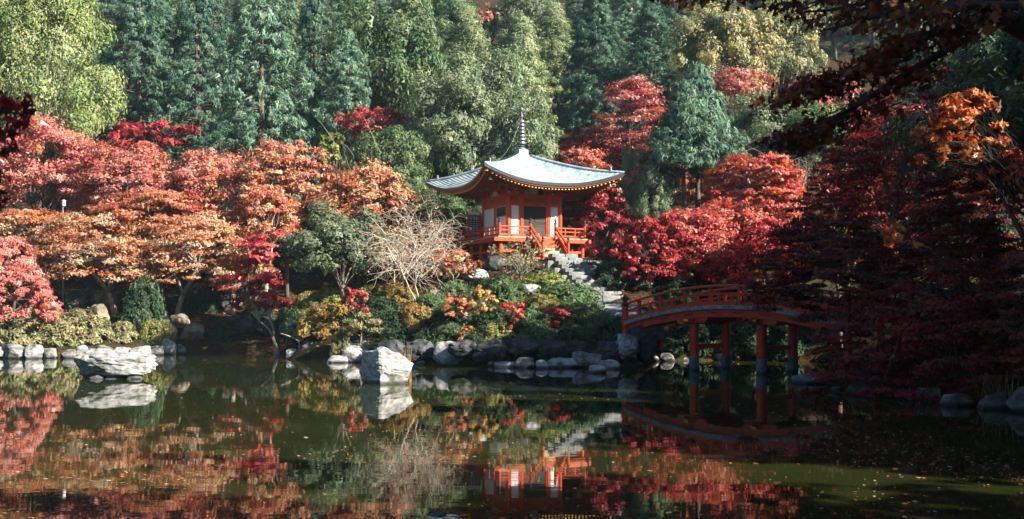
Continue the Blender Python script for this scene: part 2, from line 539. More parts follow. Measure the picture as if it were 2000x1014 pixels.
wb.add([(-150, 5, 0), (25, 5, 0), (25, 66, 0), (-150, 66, 0)], [(0, 1, 2, 3)])
tag(wb.build('pond_water', M['water']), kind='structure')

# ------------------------------------------------------------------ haze
def haze():
    m = bpy.data.materials.new('haze_air')
    m.use_nodes = True
    n, l = m.node_tree.nodes, m.node_tree.links
    n.clear()
    out = n.new('ShaderNodeOutputMaterial')
    v = n.new('ShaderNodeVolumePrincipled')
    v.inputs['Color'].default_value = (0.52, 0.82, 0.98, 1)
    v.inputs['Density'].default_value = 0.00019
    v.inputs['Anisotropy'].default_value = 0.0
    l.new(v.outputs[0], out.inputs['Volume'])
    b = MB().box(-172, 172, -66, 252, -2.2, 112)
    tag(b.build('haze', m), kind='stuff')
haze()

# ------------------------------------------------------------------ the pagoda
PAG = Vector((0.62, 65.0, 5.85))
PR = R(26)
def pagoda():
    root = empty('pagoda', PAG, PR)
    tag(root, 'small vermilion and white pagoda hall under a curved pale copper roof', 'pagoda')
    D, W_, WT = 1.36, 1.85, 4.15            # deck height, wall half width, wall top
    DH = 3.15
    red, dull = M['vermilion'], M['vermilion_dull']
    # ---- deck
    MB().box(-DH, DH, -DH, DH, D - 0.07, D).build('veranda_floor', M['wood_pale'], root)
    for i, (a, b) in enumerate([((-DH, -DH), (DH, -DH)), ((DH, -DH), (DH, DH)), ((DH, DH), (-DH, DH)), ((-DH, DH), (-DH, -DH))]):
        s = 0.14
        a, b = Vector((*a, D - 0.19)), Vector((*b, D - 0.19))
        d = (b - a).normalized()
        MB().bar(a - d * 0.3, b - d * 0.09, 0.16, 0.23).build('edge_beam', red, root)
    for x in (-2.9, -1.45, 0.0, 1.45, 2.9):
        for y in (-2.9, -1.45, 1.45, 2.9):
            if x == 0.0 and y < 0: continue
            if abs(x) < 2 and y > 0: continue
            MB().lathe([(0.12, -0.6), (0.12, D - 0.30)], 10, (x, y, 0)).build('floor_post', red, root, smooth=False)
    for y in (-1.45, 0.0, 1.45, 2.9):
        for x in ((-2.9, 2.9) if abs(y) < 1.5 else ()):
            if y == 0.0: MB().lathe([(0.12, -0.6), (0.12, D - 0.30)], 10, (x, y, 0)).build('floor_post', red, root)
    for y in (-2.9,):
        for (x0, x1) in ((-2.78, -1.57), (-1.33, -0.95), (0.95, 1.33), (1.57, 2.78)):
            MB().box(x0, x1, y - 0.04, y + 0.04, D - 0.95, D - 0.80).build('tie_beam', red, root)
    for (y0, y1) in ((-2.78, -1.57), (-1.33, -0.12), (0.12, 1.33), (1.57, 2.78)):
        for x in (-2.9, 2.9):
            MB().box(x - 0.04, x + 0.04, y0, y1, D - 0.95, D - 0.80).build('tie_beam', red, root)
    # boarded core under the hall
    for k in range(12):
        x0 = -2.0 + k * 4.0 / 12
        MB().box(x0 + 0.01, x0 + 4.0 / 12 - 0.01, -2.03, -1.98, -0.5, D - 0.075).build('skirt_board', dull, root)
        MB().box(-2.03, -1.98, x0 + 0.01, x0 + 4.0 / 12 - 0.01, -0.5, D - 0.075).build('skirt_board', dull, root)
    MB().box(1.95, 2.0, -1.95, 1.95, -0.5, D - 0.075).build('skirt_board', dull, root)
    MB().box(-1.95, 1.95, 1.95, 2.0, -0.5, D - 0.075).build('skirt_board', dull, root)
    # ---- hall
    cols = set()
    for x in (-W_, -0.95, 0.95, W_): cols |= {(x, -W_), (x, W_)}
    for y in (0.0,): cols |= {(-W_, y), (W_, y)}
    for (x, y) in sorted(cols):
        MB().lathe([(0.135, D), (0.135, WT)], 14, (x, y, 0)).build('column', red, root, smooth=False)
    def wall_piece(name, side, a, b, z0, z1, mat, t0=-0.03, t1=0.03, parent=root):
        """a slab on one of the four sides, from a to b along it; t outward"""
        m = MB()
        if side == 'f': m.box(a, b, -W_ - t1, -W_ - t0, z0, z1)
        elif side == 'b': m.box(a, b, W_ + t0, W_ + t1, z0, z1)
        elif side == 'l': m.box(-W_ - t1, -W_ - t0, a, b, z0, z1)
        else: m.box(W_ + t0, W_ + t1, a, b, z0, z1)
        return m.build(name, mat, parent)
    c = 0.125
    for s in 'fblr':
        wall_piece('sill_beam', s, -W_ + c, W_ - c, D, D + 0.20, red, -0.08, 0.09)
        wall_piece('head_beam', s, -W_ + c, W_ - c, 3.42, 3.64, red, -0.08, 0.10)
        wall_piece('top_beam', s, -W_ - 0.22, W_ + 0.22, 3.98, 4.16, red, -0.10, 0.12) if s in 'fb' else wall_piece('top_beam', s, -W_ + 0.13, W_ - 0.13, 3.98, 4.16, red, -0.085, 0.10)
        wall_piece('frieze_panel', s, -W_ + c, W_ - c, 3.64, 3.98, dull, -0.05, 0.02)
    for s in 'fb':
        for (a, b) in ((-W_ + c, -0.95 - c), (0.95 + c, W_ - c)):
            wall_piece('plaster_panel', s, a, b, D + 0.20, 3.42, M['plaster'])
            wall_piece('panel_frame', s, a, a + 0.06, D + 0.2, 3.42, red, 0.03, 0.06)
            wall_piece('panel_frame', s, b - 0.06, b, D + 0.2, 3.42, red, 0.03, 0.06)
    for s in 'lr':
        for (a, b) in ((-W_ + c, -c), (c, W_ - c)):
            wall_piece('plaster_panel', s, a, b, D + 0.20, 3.42, M['plaster'])
    w = wall_piece('window', 'l', -W_ + 0.22, -0.22, 2.80, 3.36, M['glass_dark'], 0.03, 0.05)
    for (a, b, z0, z1) in ((-W_ + 0.16, -0.16, 3.36, 3.42), (-W_ + 0.16, -0.16, 2.74, 2.80), (-W_ + 0.16, -W_ + 0.22, 2.80, 3.36), (-0.22, -0.16, 2.80, 3.36)):
        wall_piece('window_frame', 'l', a, b, z0, z1, M['wood_pale'], 0.03, 0.075, w)
    # doors
    wall_piece('door_backing', 'f', -0.82, 0.82, D + 0.2, 3.42, M['door_wood'], -0.06, -0.02)
    for (a, b) in ((-0.80, -0.008), (0.008, 0.80)):
        dr = wall_piece('door', 'f', a, b, D + 0.21, 3.38, M['door_wood'], -0.02, 0.03)
        for z in (D + 0.24, D + 0.78, 2.45, 2.95, 3.24):
            wall_piece('door_rail', 'f', a + 0.02, b - 0.02, z, z + 0.09, M['door_wood'], 0.03, 0.055, dr)
        for k in range(9):
            xx = a + 0.06 + k * (b - a - 0.15) / 8
            wall_piece('lattice_bar', 'f', xx, xx + 0.025, D + 0.88, 3.24, M['door_wood'], 0.03, 0.05, dr)
    wall_piece('door_jamb', 'f', -0.835, -0.80, D + 0.2, 3.42, red, -0.02, 0.08)
    wall_piece('door_jamb', 'f', 0.80, 0.835, D + 0.2, 3.42, red, -0.02, 0.08)
    # plaster band with brackets under the eaves
    for s in 'fblr':
        wall_piece('bracket_panel', s, -W_ + 0.05, W_ - 0.05, 4.16, 5.02, M['plaster'], -0.05, 0.0)
    def bracket(x, y, dx, dy):
        m = MB()
        tx, ty = -dy, dx
        def bx(o0, o1, hw, z0, z1):
            pts = []
            for z in (z0, z1):
                for (o, t) in ((o0, -hw), (o1, -hw), (o1, hw), (o0, hw)):
                    pts.append((x + dx * o + tx * t, y + dy * o + ty * t, z))
            m.add(pts, [(0, 3, 2, 1), (4, 5, 6, 7), (0, 1, 5, 4), (1, 2, 6, 5), (2, 3, 7, 6), (3, 0, 4, 7)])
        bx(-0.02, 0.30, 0.14, 4.162, 4.32)
        bx(0.0, 0.14, 0.48, 4.322, 4.46)
        for t in (-0.40, 0.0, 0.40):
            mm = x + tx * t, y + ty * t
            pts = []
            for z, e in ((4.462, 0.10), (4.60, 0.13)):
                for (o, q) in ((-0.01, -e), (0.22, -e), (0.22, e), (-0.01, e)):
                    pts.append((mm[0] + dx * o + tx * q, mm[1] + dy * o + ty * q, z))
            m.add(pts, [(0, 3, 2, 1), (4, 5, 6, 7), (0, 1, 5, 4), (1, 2, 6, 5), (2, 3, 7, 6), (3, 0, 4, 7)])
        bx(0.14, 0.85, 0.07, 4.33, 4.47)
        bx(0.62, 0.80, 0.34, 4.472, 4.60)
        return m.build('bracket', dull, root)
    for x in (-W_ + 0.3, 0.0 + 0.95, -0.95, W_ - 0.3):
        bracket(x, -W_, 0, -1); bracket(x, W_, 0, 1)
        bracket(-W_, x, -1, 0); bracket(W_, x, 1, 0)
    MB().box(-0.16, 0.16, -W_ - 0.9, -W_ - 0.75, 4.05, 4.62).build('name_plaque', M['black_metal'], root)
    for s in 'fblr':
        wall_piece('eave_purlin', s, -W_ - 0.7, W_ + 0.7, 4.60, 4.74, dull, 0.70, 0.84) if s in 'fb' else wall_piece('eave_purlin', s, -W_ - 0.69, W_ + 0.69, 4.60, 4.74, dull, 0.70, 0.839)
    # ---- roof
    def Re(s): return 4.42 + 0.42 * abs(s) ** 2.2
    def Ze(s): return 4.64 + 0.86 * abs(s) ** 2.5
    AP, RT = 6.85, 0.42
    def side_pt(k, u, o, z):
        """point on side k, u along it and o outward"""
        if k == 0: return (u, -o, z)
        if k == 1: return (o, u, z)
        if k == 2: return (-u, o, z)
        return (-o, -u, z)
    NS, NT = 28, 22
    top = MB()
    for k in range(4):
        vs, fs = [], []
        for i in range(NT + 1):
            t = i / NT
            for j in range(NS + 1):
                s = -1 + 2 * j / NS
                o = RT + (Re(s) - RT) * t
                z = Ze(s) + (AP - Ze(s)) * (1 - t) ** 1.62
                vs.append(side_pt(k, s * o, o, z + (0.0 if i in (0, NT) else -0.018)))
                vs.append(side_pt(k, s * (o + 0.004), o + 0.004, z + (0.0 if i in (0, NT) else 0.022)))
        n0 = len(vs)
        vs = [vs[2 * (i * (NS + 1) + j) + q] for i in range(NT + 1) for q in ((1, 0)) for j in range(NS + 1)]
        for i in range(NT * 2 + 1):
            for j in range(NS):
                a = i * (NS + 1) + j
                fs.append((a, a + NS + 1, a + NS + 2, a + 1))
        top.add(vs, fs)
    roof = top.build('roof', M['roof'], root, smooth=False)
    for k in range(4):
        e1, e2 = MB(), MB()
        for (m, z0, z1, o0, o1) in ((e1, -0.20, -0.002, -0.10, 0.012), (e2, -0.28, -0.202, -0.16, -0.06)):
            vs, fs = [], []
            for j in range(NS + 1):
                s = -1 + 2 * j / NS
                for (oo, zz) in ((o0, z0), (o1, z0), (o1, z1), (o0, z1)):
                    o = Re(s) + oo
                    vs.append(side_pt(k, s * o, o, Ze(s) + zz))
            for j in range(NS):
                for q in range(4):
                    q2 = (q + 1) % 4
                    fs.append((j * 4 + q, (j + 1) * 4 + q, (j + 1) * 4 + q2, j * 4 + q2))
            m.add(vs, fs)
        e1.build('eave_edge', M['black_metal'], roof)
        e2.build('eave_board', dull, roof)
        # soffit boards
        vs, fs = [], []
        for i in range(7):
            t = i / 6
            for j in range(NS + 1):
                s = -1 + 2 * j / NS
                o = W_ - 0.04 + (Re(s) - 0.10 - W_) * t
                z0 = 5.06
                z = z0 + (Ze(s) - 0.157 - z0) * t
                vs.append(side_pt(k, s * o, o, z))
        for i in range(6):
            for j in range(NS):
                a = i * (NS + 1) + j
                fs.append((a, a + 1, a + NS + 2, a + NS + 1))
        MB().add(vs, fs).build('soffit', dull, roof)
        # rafters with yellow tips
        rf, tp = MB(), MB()
        n = 36
        for j in range(n + 1):
            s = -0.965 + 1.93 * j / n
            for (ro, zo, ri) in ((0.20, -0.33, 2.2),):
                o1 = Re(s) - ro
                u = s * Re(s) * 0.97
                o0 = max(ri, abs(u) + 0.05)
                if o0 > o1 - 0.1: continue
                f = (o0 - W_) / (Re(s) - 0.1 - W_)
                za = 5.06 + (Ze(s) - 0.157 - 5.06) * f - 0.06
                zb = Ze(s) - 0.157 - 0.19
                rf.bar(side_pt(k, u, o0, za), side_pt(k, u, o1, zb), 0.085, 0.10)
                tp.bar(side_pt(k, u, o1 + 0.002, zb), side_pt(k, u, o1 + 0.035, zb), 0.10, 0.115)
        tag(rf.build('rafters', dull, roof), kind='stuff')
        tag(tp.build('rafter_tips', M['gold'], roof), kind='stuff')
    for k in range(4):
        # hip ridge, its end tile, corner rafter and wind bell
        sx, sy = ((-1, -1), (1, -1), (1, 1), (-1, 1))[k]
        pts = []
        for i in range(15):
            t = i / 14
            o = RT + (Re(1) - RT) * t
            z = Ze(1) + (AP - Ze(1)) * (1 - t) ** 1.62
            pts.append((sx * o, sy * o, z + 0.03))
        MB().tube(pts, [0.10] * 13 + [0.09, 0.04], 8).build('hip_ridge', M['roof'], roof, smooth=True)
        p = pts[12]
        MB().lathe([(0.09, 0.0), (0.10, 0.10), (0.06, 0.16), (0.09, 0.22), (0.05, 0.30), (0.0, 0.34)], 10, p).build('ridge_ornament', M['bronze'], roof, smooth=True)
        o1 = Re(1) - 0.22
        MB().bar((sx * 1.9, sy * 1.9, 4.98), (sx * o1, sy * o1, Ze(1) - 0.36), 0.16, 0.18).build('corner_rafter', dull, roof)
        MB().bar((sx * (o1 + 0.001), sy * (o1 + 0.001), Ze(1) - 0.36), (sx * (o1 + 0.04), sy * (o1 + 0.04), Ze(1) - 0.355), 0.20, 0.22).build('corner_cap', M['gold'], roof)
        bo = o1 - 0.45
        bz = Ze(1) - 0.62
        MB().lathe([(0.012, 0.24), (0.012, 0.02), (0.06, 0.0), (0.10, -0.06), (0.11, -0.2), (0.15, -0.27), (0.13, -0.28)][::-1], 12, (sx * bo, sy * bo, bz)).build('wind_bell', M['bronze'], roof, smooth=True)
    # ---- finial
    sp = MB()
    MB().box(-0.46, 0.46, -0.46, 0.46, AP - 0.08, AP + 0.08).build('finial_base', M['roof'], roof)
    MB().box(-0.34, 0.34, -0.34, 0.34, AP + 0.08, AP + 0.42).build('finial_box', M['roof'], roof)
    sp = MB().lathe([(0.34, 0.42), (0.30, 0.52), (0.16, 0.60), (0.24, 0.66), (0.10, 0.74), (0.06, 0.85), (0.055, 2.75), (0.03, 2.95)], 14, (0, 0, AP)).build('spire', M['bronze'], roof, smooth=False)
    for i in range(7):
        z = AP + 0.80 + i * 0.235
        r = 0.27 - i * 0.013
        MB().lathe([(0.05, -0.02), (r, 0.0), (r + 0.01, 0.03), (r - 0.015, 0.145), (0.06, 0.16)], 14, (0, 0, z)).build('spire_ring', M['bronze'], sp)
    MB().lathe([(0.04, 0.0), (0.13, 0.05), (0.05, 0.12), (0.10, 0.20), (0.05, 0.28)], 12, (0, 0, AP + 2.52)).build('spire_flame', M['bronze'], sp, smooth=True)
    MB().lathe([(0.0, -0.14), (0.08, -0.11), (0.135, -0.02), (0.13, 0.05), (0.07, 0.13), (0.0, 0.2)], 12, (0, 0, AP + 3.06)).build('spire_jewel', M['bronze'], sp, smooth=True)
    for (sx, sy) in ((-1, -1), (1, -1), (1, 1), (-1, 1)):
        o = 3.4
        t = (o - RT) / (Re(1) - RT)
        z = Ze(1) + (AP - Ze(1)) * (1 - t) ** 1.62
        a, b = Vector((0, 0, AP + 2.5)), Vector((sx * o, sy * o, z + 0.1))
        pts = [a.lerp(b, i / 8) - Vector((0, 0, 0.5 * math.sin(PI * i / 8))) for i in range(9)]
        MB().tube(pts, 0.012, 4).build('spire_chain', M['bronze'], sp)
    # ---- railings
    def post(x, y, z0=D, h=0.86, r=0.085):
        p = MB().lathe([(r, 0), (r, h)], 12, (x, y, z0)).build('newel_post', red, root)
        MB().lathe([(r + 0.015, 0.0), (r + 0.015, 0.09), (r * 0.55, 0.11), (r * 0.6, 0.14), (r * 1.05, 0.2), (r * 0.95, 0.27), (0.0, 0.37)], 12, (x, y, z0 + h)).build('post_cap', M['black_metal'], p, smooth=True)
    E = DH - 0.14
    for (x, y) in ((-E, -E), (E, -E), (E, E), (-E, E), (-0.88, -E), (0.88, -E)): post(x, y)
    def rail(a, b, ext=0.0):
        a, b = Vector((*a, 0)), Vector((*b, 0))
        d = (b - a).normalized()
        for (z, r_) in ((0.62, 0.045),):
            MB().tube([a + d * 0.08 + Vector((0, 0, D + z)), b - d * 0.08 + Vector((0, 0, D + z))], r_, 8).build('top_rail', red, root)
        MB().bar(a + d * 0.08 + Vector((0, 0, D + 0.40)), b - d * 0.08 + Vector((0, 0, D + 0.40)), 0.06, 0.07).build('middle_rail', red, root)
        MB().bar(a + d * 0.08 + Vector((0, 0, D + 0.12)), b - d * 0.08 + Vector((0, 0, D + 0.12)), 0.08, 0.10).build('bottom_rail', red, root)
        L = (b - a).length
        n = max(2, round(L / 0.75))
        for i in range(1, n):
            p = a + d * (L * i / n)
            MB().box(p.x - 0.03, p.x + 0.03, p.y - 0.03, p.y + 0.03, D + 0.17, D + 0.575).build('baluster', red, root)
    rail((-E, -E), (-0.88, -E)); rail((0.88, -E), (E, -E))
    rail((-E, -E), (-E, E)); rail((E, -E), (E, E)); rail((-E, E), (E, E))
    # ---- wooden stair
    n, run, top_z = 6, 0.235, D
    y0 = -DH - 0.16
    for i in range(n):
        z = top_z - (i + 1) * 0.225
        m = MB().box(-0.80, 0.80, y0 - (i + 1) * run - 0.03, y0 - i * run, z - 0.06, z)
        m.box(-0.80, 0.80, y0 - i * run - 0.03, y0 - i * run - 0.005, z + 0.001, z + 0.17)
        m.build('stair_tread', M['wood_pale'] if i > 2 else red, root)
    for x in (-0.88, 0.88):
        MB().bar((x, y0 + 0.02, top_z - 0.12), (x, y0 - n * run, top_z - n * 0.225 - 0.05), 0.10, 0.30).build('stair_stringer', red, root)
        zb = top_z - n * 0.225
        post(x, y0 - n * run + 0.05, zb - 0.15, 1.12, 0.085)
        MB().bar((x, -E - 0.07, D + 0.64), (x, y0 - n * run + 0.12, zb + 0.78), 0.10, 0.13).build('stair_rail', red, root)
        MB().bar((x, -E - 0.07, D + 0.30), (x, y0 - n * run + 0.12, zb + 0.42), 0.06, 0.10).build('stair_rail', red, root)
    return root
pagoda()

def lattice_screen():
    root = empty('lattice_screen', PAG + Vector((0, 0, 0)), PR)
    tag(root, 'tall lattice screen in a vermilion frame on the pagoda veranda', 'screen')
    x0, x1, y, z0, z1 = -3.0, -1.99, 2.05, 1.36, 3.12
    for x in (x0, x1 - 0.1):
        MB().box(x, x + 0.1, y - 0.05, y + 0.05, z0, z1 + 0.12).build('frame_post', M['vermilion'], root)
    MB().box(x0 - 0.12, x1 + 0.08, y - 0.06, y + 0.06, z1 - 0.12, z1).build('top_bar', M['vermilion'], root) if False else MB().box(x0 + 0.102, x1 - 0.102, y - 0.05, y + 0.05, z1 - 0.12, z1).build('top_bar', M['vermilion'], root)
    MB().box(x0 + 0.102, x1 - 0.102, y - 0.05, y + 0.05, z0 + 0.05, z0 + 0.17).build('bottom_bar', M['vermilion'], root)
    MB().box(x0 + 0.102, x1 - 0.102, y + 0.02, y + 0.03, z0 + 0.172, z1 - 0.122).build('backing', M['plaster'], root)
    for k in range(7):
        x = x0 + 0.15 + k * 0.115
        MB().box(x, x + 0.045, y - 0.02, y + 0.018, z0 + 0.172, z1 - 0.122).build('lattice_bar', M['black_metal'], root)
    for k in range(9):
        z = z0 + 0.22 + k * 0.145
        MB().box(x0 + 0.102, x1 - 0.102, y - 0.045, y - 0.022, z, z + 0.05).build('lattice_bar', M['black_metal'], root)
    MB().box(x0 + 0.1, x1 - 0.1, y - 0.03, y + 0.02, z1 + 0.003, z1 + 0.2).build('white_board', M['plaster'], root)
lattice_screen()

# ------------------------------------------------------------------ stone platform and stairs below the pagoda
def rotp(lx, ly, lz=0.0):
    return Vector((PAG.x + lx * math.cos(PR) - ly * math.sin(PR), PAG.y + lx * math.sin(PR) + ly * math.cos(PR), PAG.z + lz))

def block(rng, sx, sy, sz):
    """a rough squared stone about its centre"""
    m = MB()
    j = lambda a: a * rng.uniform(0.93, 1.0)
    c = min(sx, sy, sz) * 0.14
    vs = []
    for z, q in ((-sz / 2, 0), (sz / 2 - c, 0), (sz / 2, c)):
        for (a, b) in ((-1, -1), (1, -1), (1, 1), (-1, 1)):
            vs.append((a * (j(sx) / 2 - q), b * (j(sy) / 2 - q), z + rng.uniform(-.01, .01)))
    m.add(vs, [(0, 3, 2, 1), (8, 9, 10, 11)] + [(i, (i + 1) % 4, 4 + (i + 1) % 4, 4 + i) for i in range(4)] + [(4 + i, 4 + (i + 1) % 4, 8 + (i + 1) % 4, 8 + i) for i in range(4)])
    return m

def platform():
    rng = random.Random(4)
    root = empty('stone_platform', PAG, PR)
    tag(root, 'low platform of grey stone blocks carrying the pagoda', 'stone platform')
    h = 3.5
    MB().box(-h + 0.3, h - 0.3, -h + 0.3, h - 0.3, -1.6, -0.02).build('core', M['step_stone'], root)
    for row, z in enumerate((-0.20, -0.55, -0.90, -1.25)):
        for side in range(2):
            x = -h - rng.uniform(0, 0.3)
            while x < h:
                w = rng.uniform(0.45, 0.85)
                b = block(rng, w * 0.97, 0.5, 0.34)
                if side == 0:
                    b.build('stone', M['step_stone'], root, (x + w / 2, -h + 0.22 + rng.uniform(-.03, .03), z))
                else:
                    o = b.build('stone', M['step_stone'], root, (h - 0.22 + rng.uniform(-.03, .03), x + w / 2, z))
                    o.rotation_euler = (0, 0, PI / 2)
                x += w
platform()

def stone_stairs():
    rng = random.Random(8)
    y_top = -3.15 - 0.16 - 6 * 0.235
    root = empty('stone_stairs', rotp(0.35, y_top), PR + R(4))
    tag(root, 'flight of worn grey stone steps climbing to the pagoda', 'stairs')
    n, rise, run = 12, 0.235, 0.42
    z = 0.24
    for i in range(n):
        zt = z - i * rise
        x, X1 = -0.95 - 0.04 * i, 0.95 + 0.02 * i
        st = None
        while x < X1 - 0.2:
            w = min(rng.uniform(0.8, 1.5), X1 - x)
            if X1 - x - w < 0.35: w = X1 - x
            b = block(rng, w - 0.012, run + 0.14, rise + 0.10)
            o = b.build('step_stone', M['step_stone'], root, (x + w / 2, -(i + 0.5) * run, zt - (rise + 0.10) / 2 + rng.uniform(-.012, .012)))
            x += w
    # cheek wall
    for i in range(0, n, 2):
        for q in range(2):
            for s in (-1, 1):
                w = 0.4
                b = block(rng, w, 0.84, 0.36)
                b.build('cheek_stone', M['step_stone'], root, (s * (1.22 + 0.03 * i) - (0.04 if s < 0 else 0.0), -(i + 1.0) * run, z - i * rise - (0.62 if s < 0 else 0.42) - q * 0.36 + rng.uniform(-.02, .02)))
stone_stairs()

def path_slab():
    b = rotp(0.75, -3.15 - 0.16 - 6 * 0.235 - 12 * 0.42)
    m = MB()
    root = empty('stone_landing', (b.x, b.y, 0))
    tag(root, 'pale stone landing slabs between the steps and the bridge', 'landing')
    rng = random.Random(3)
    a = Vector((b.x, b.y - 0.3, 3.15))
    e = Vector((6.3, 47.9, 2.28))
    for i in range(8):
        p = a.lerp(e, (i + 0.5) / 8)
        o = block(rng, 2.1, 0.98, 1.1).build('slab', M['step_stone'], root, (p.x - b.x, p.y - b.y, p.z - 0.55))
        o.rotation_euler = (0, 0, rng.uniform(-.05, .05) + 0.1)
path_slab()

# ------------------------------------------------------------------ the arched bridge
def bridge():
    d = Vector((0.65, -0.76)).normalized()
    ang = math.atan2(d.y, d.x)
    root = empty('arched_bridge', (9.1, 42.6, 0), ang)
    tag(root, 'arched vermilion footbridge on round pillars over the pond', 'bridge')
    HL, WD = 5.75, 2.5
    red = M['bridge_red']
    def zz(s): return 2.04 + 0.76 * (1 - (s / HL) ** 2)
    def path(s0, s1, n=24): return [(s0 + (s1 - s0) * i / n, zz(s0 + (s1 - s0) * i / n)) for i in range(n + 1)]
    # planks of the deck
    nP = 46
    for i in range(nP):
        s0, s1 = -HL + 2 * HL * i / nP, -HL + 2 * HL * (i + 1) / nP - 0.015
        MB().sweep([(s0, zz(s0)), (s1, zz(s1))], [(-0.05, -0.07), (WD + 0.05, -0.07), (WD + 0.05, 0.0), (-0.05, 0.0)]).build('deck_plank', M['deck_edge'], root)
    for (a, b) in ((-0.14, -0.052), (WD + 0.052, WD + 0.14)):
        MB().sweep(path(-HL, HL), [(a, -0.10), (b, -0.10), (b, 0.075), (a, 0.075)]).build('edge_trim', M['deck_edge'], root)
    for (a, b) in ((0.02, 0.22), (WD - 0.22, WD - 0.02), (WD / 2 - 0.1, WD / 2 + 0.1)):
        g = MB().sweep(path(-HL + 1.1, HL - 1.1), [(a, -0.44), (b, -0.44), (b, -0.072), (a, -0.072)]).build('girder', red, root)
        if a < 1:
            for s in (-3.4, -2.0, -0.7, 0.7, 2.0, 3.4):
                for q in range(6):
                    x = s + q * 0.09 - 0.25
                    MB().box(x, x + 0.05, 0.008, 0.0195, zz(x) - 0.30, zz(x) - 0.21).build('bolt_head', M['black_metal'], g)
        MB().sweep(path(-HL + 0.15, -HL + 1.1, 6), [(a, -0.30), (b, -0.30), (b, -0.072), (a, -0.072)]).build('girder_end', red, root)
        MB().sweep(path(HL - 1.1, HL - 0.15, 6), [(a, -0.30), (b, -0.30), (b, -0.072), (a, -0.072)]).build('girder_end', red, root)
    # pillars on cross beams
    for s in (-1.75, 1.8):
        zt = zz(s) - 0.44
        y0, y1 = -0.45, WD + 0.45
        cb = MB()
        prof = [(y0, -0.02), (y0, -0.14), (y0 + 0.14, -0.26), (y1 - 0.14, -0.26), (y1, -0.14), (y1, -0.02)]
        vs = [(s + e, y, zt + z) for e in (-0.15, 0.15) for (y, z) in prof]
        k = len(prof)
        cb.add(vs, [tuple(range(k)), tuple(range(2 * k - 1, k - 1, -1))] + [(i, k + i, k + (i + 1) % k, (i + 1) % k) for i in range(k)])
        cbo = cb.build('cross_beam', red, root)
        for y in (y0 - 0.012, y1 + 0.002):
            MB().box(s - 0.11, s + 0.11, y, y + 0.01, zt - 0.13, zt - 0.04).build('beam_cap', M['gold'], cbo)
        for y in (0.12, WD - 0.12):
            # shaped bolster along the girder
            pr = [(-0.85, -0.002), (-0.85, -0.08), (-0.72, -0.2), (0.72, -0.2), (0.85, -0.08), (0.85, -0.002)]
            m = MB()
            vs = [(s + x, y + e, zz(s + x) - 0.445 + z) for e in (-0.16, 0.16) for (x, z) in pr]
            k = len(pr)
            m.add(vs, [tuple(range(k)), tuple(range(2 * k - 1, k - 1, -1))] + [(i, (i + 1) % k, k + (i + 1) % k, k + i) for i in range(k)])
            m.build('bolster', red, root)
            p = MB().lathe([(0.20, 0.62), (0.20, zt - 0.2)], 18, (s, y, 0)).build('pillar', red, root, smooth=False)
            MB().lathe([(0.215, -1.0), (0.215, 0.62)], 18, (s, y, 0)).build('footing', M['lead'], p)
            MB().box(s - 0.30, s - 0.24, y - 0.06, y + 0.06, 0.85, 1.12).build('wedge', M['gold'], p)
        MB().box(s - 0.06, s + 0.06, 0.34, WD - 0.34, 0.95, 1.15).build('tie_beam', red, root)
    # railings
    nposts = [-4.9, -3.6, -2.2, -0.75, 0.75, 2.2, 3.6, 4.9]
    for y in (0.02, WD - 0.02):
        MB().sweep(path(-HL + 0.1, HL - 0.1, 28), [(y - 0.055, 0.86), (y, 0.845), (y + 0.055, 0.86), (y + 0.055, 0.92), (y, 0.955), (y - 0.055, 0.92)]).build('top_rail', red, root)
        MB().sweep(path(-HL + 0.1, HL - 0.1, 28), [(y - 0.035, 0.50), (y + 0.035, 0.50), (y + 0.035, 0.60), (y - 0.035, 0.60)]).build('middle_rail', red, root)
        MB().sweep(path(-HL + 0.1, HL - 0.1, 28), [(y - 0.06, 0.10), (y + 0.06, 0.10), (y + 0.06, 0.24), (y - 0.06, 0.24)]).build('bottom_rail', red, root)
        for s in nposts:
            b = zz(s)
            p = MB().box(s - 0.065, s + 0.065, y - 0.062, y + 0.062, b + 0.0, b + 0.85).build('rail_post', red, root)
            MB().box(s - 0.085, s + 0.085, y - 0.085, y + 0.085, b + 0.78, b + 0.835).build('post_collar', M['black_metal'], p)
        for i in range(len(nposts) - 1):
            s = (nposts[i] + nposts[i + 1]) / 2
            b = zz(s)
            MB().box(s - 0.07, s + 0.07, y - 0.045, y + 0.045, b + 0.235, b + 0.505).build('strut', red, root)
        for s in (-HL - 0.05, HL + 0.05):
            p = MB().lathe([(0.15, -1.3), (0.15, 0.80)], 14, (s, y, 2.04)).build('newel_post', red, root)
            MB().lathe([(0.165, 0.0), (0.165, 0.16), (0.09, 0.18), (0.10, 0.22), (0.17, 0.32), (0.15, 0.42), (0.0, 0.58)], 14, (s, y, 2.84)).build('finial', M['black_metal'], p, smooth=True)
bridge()

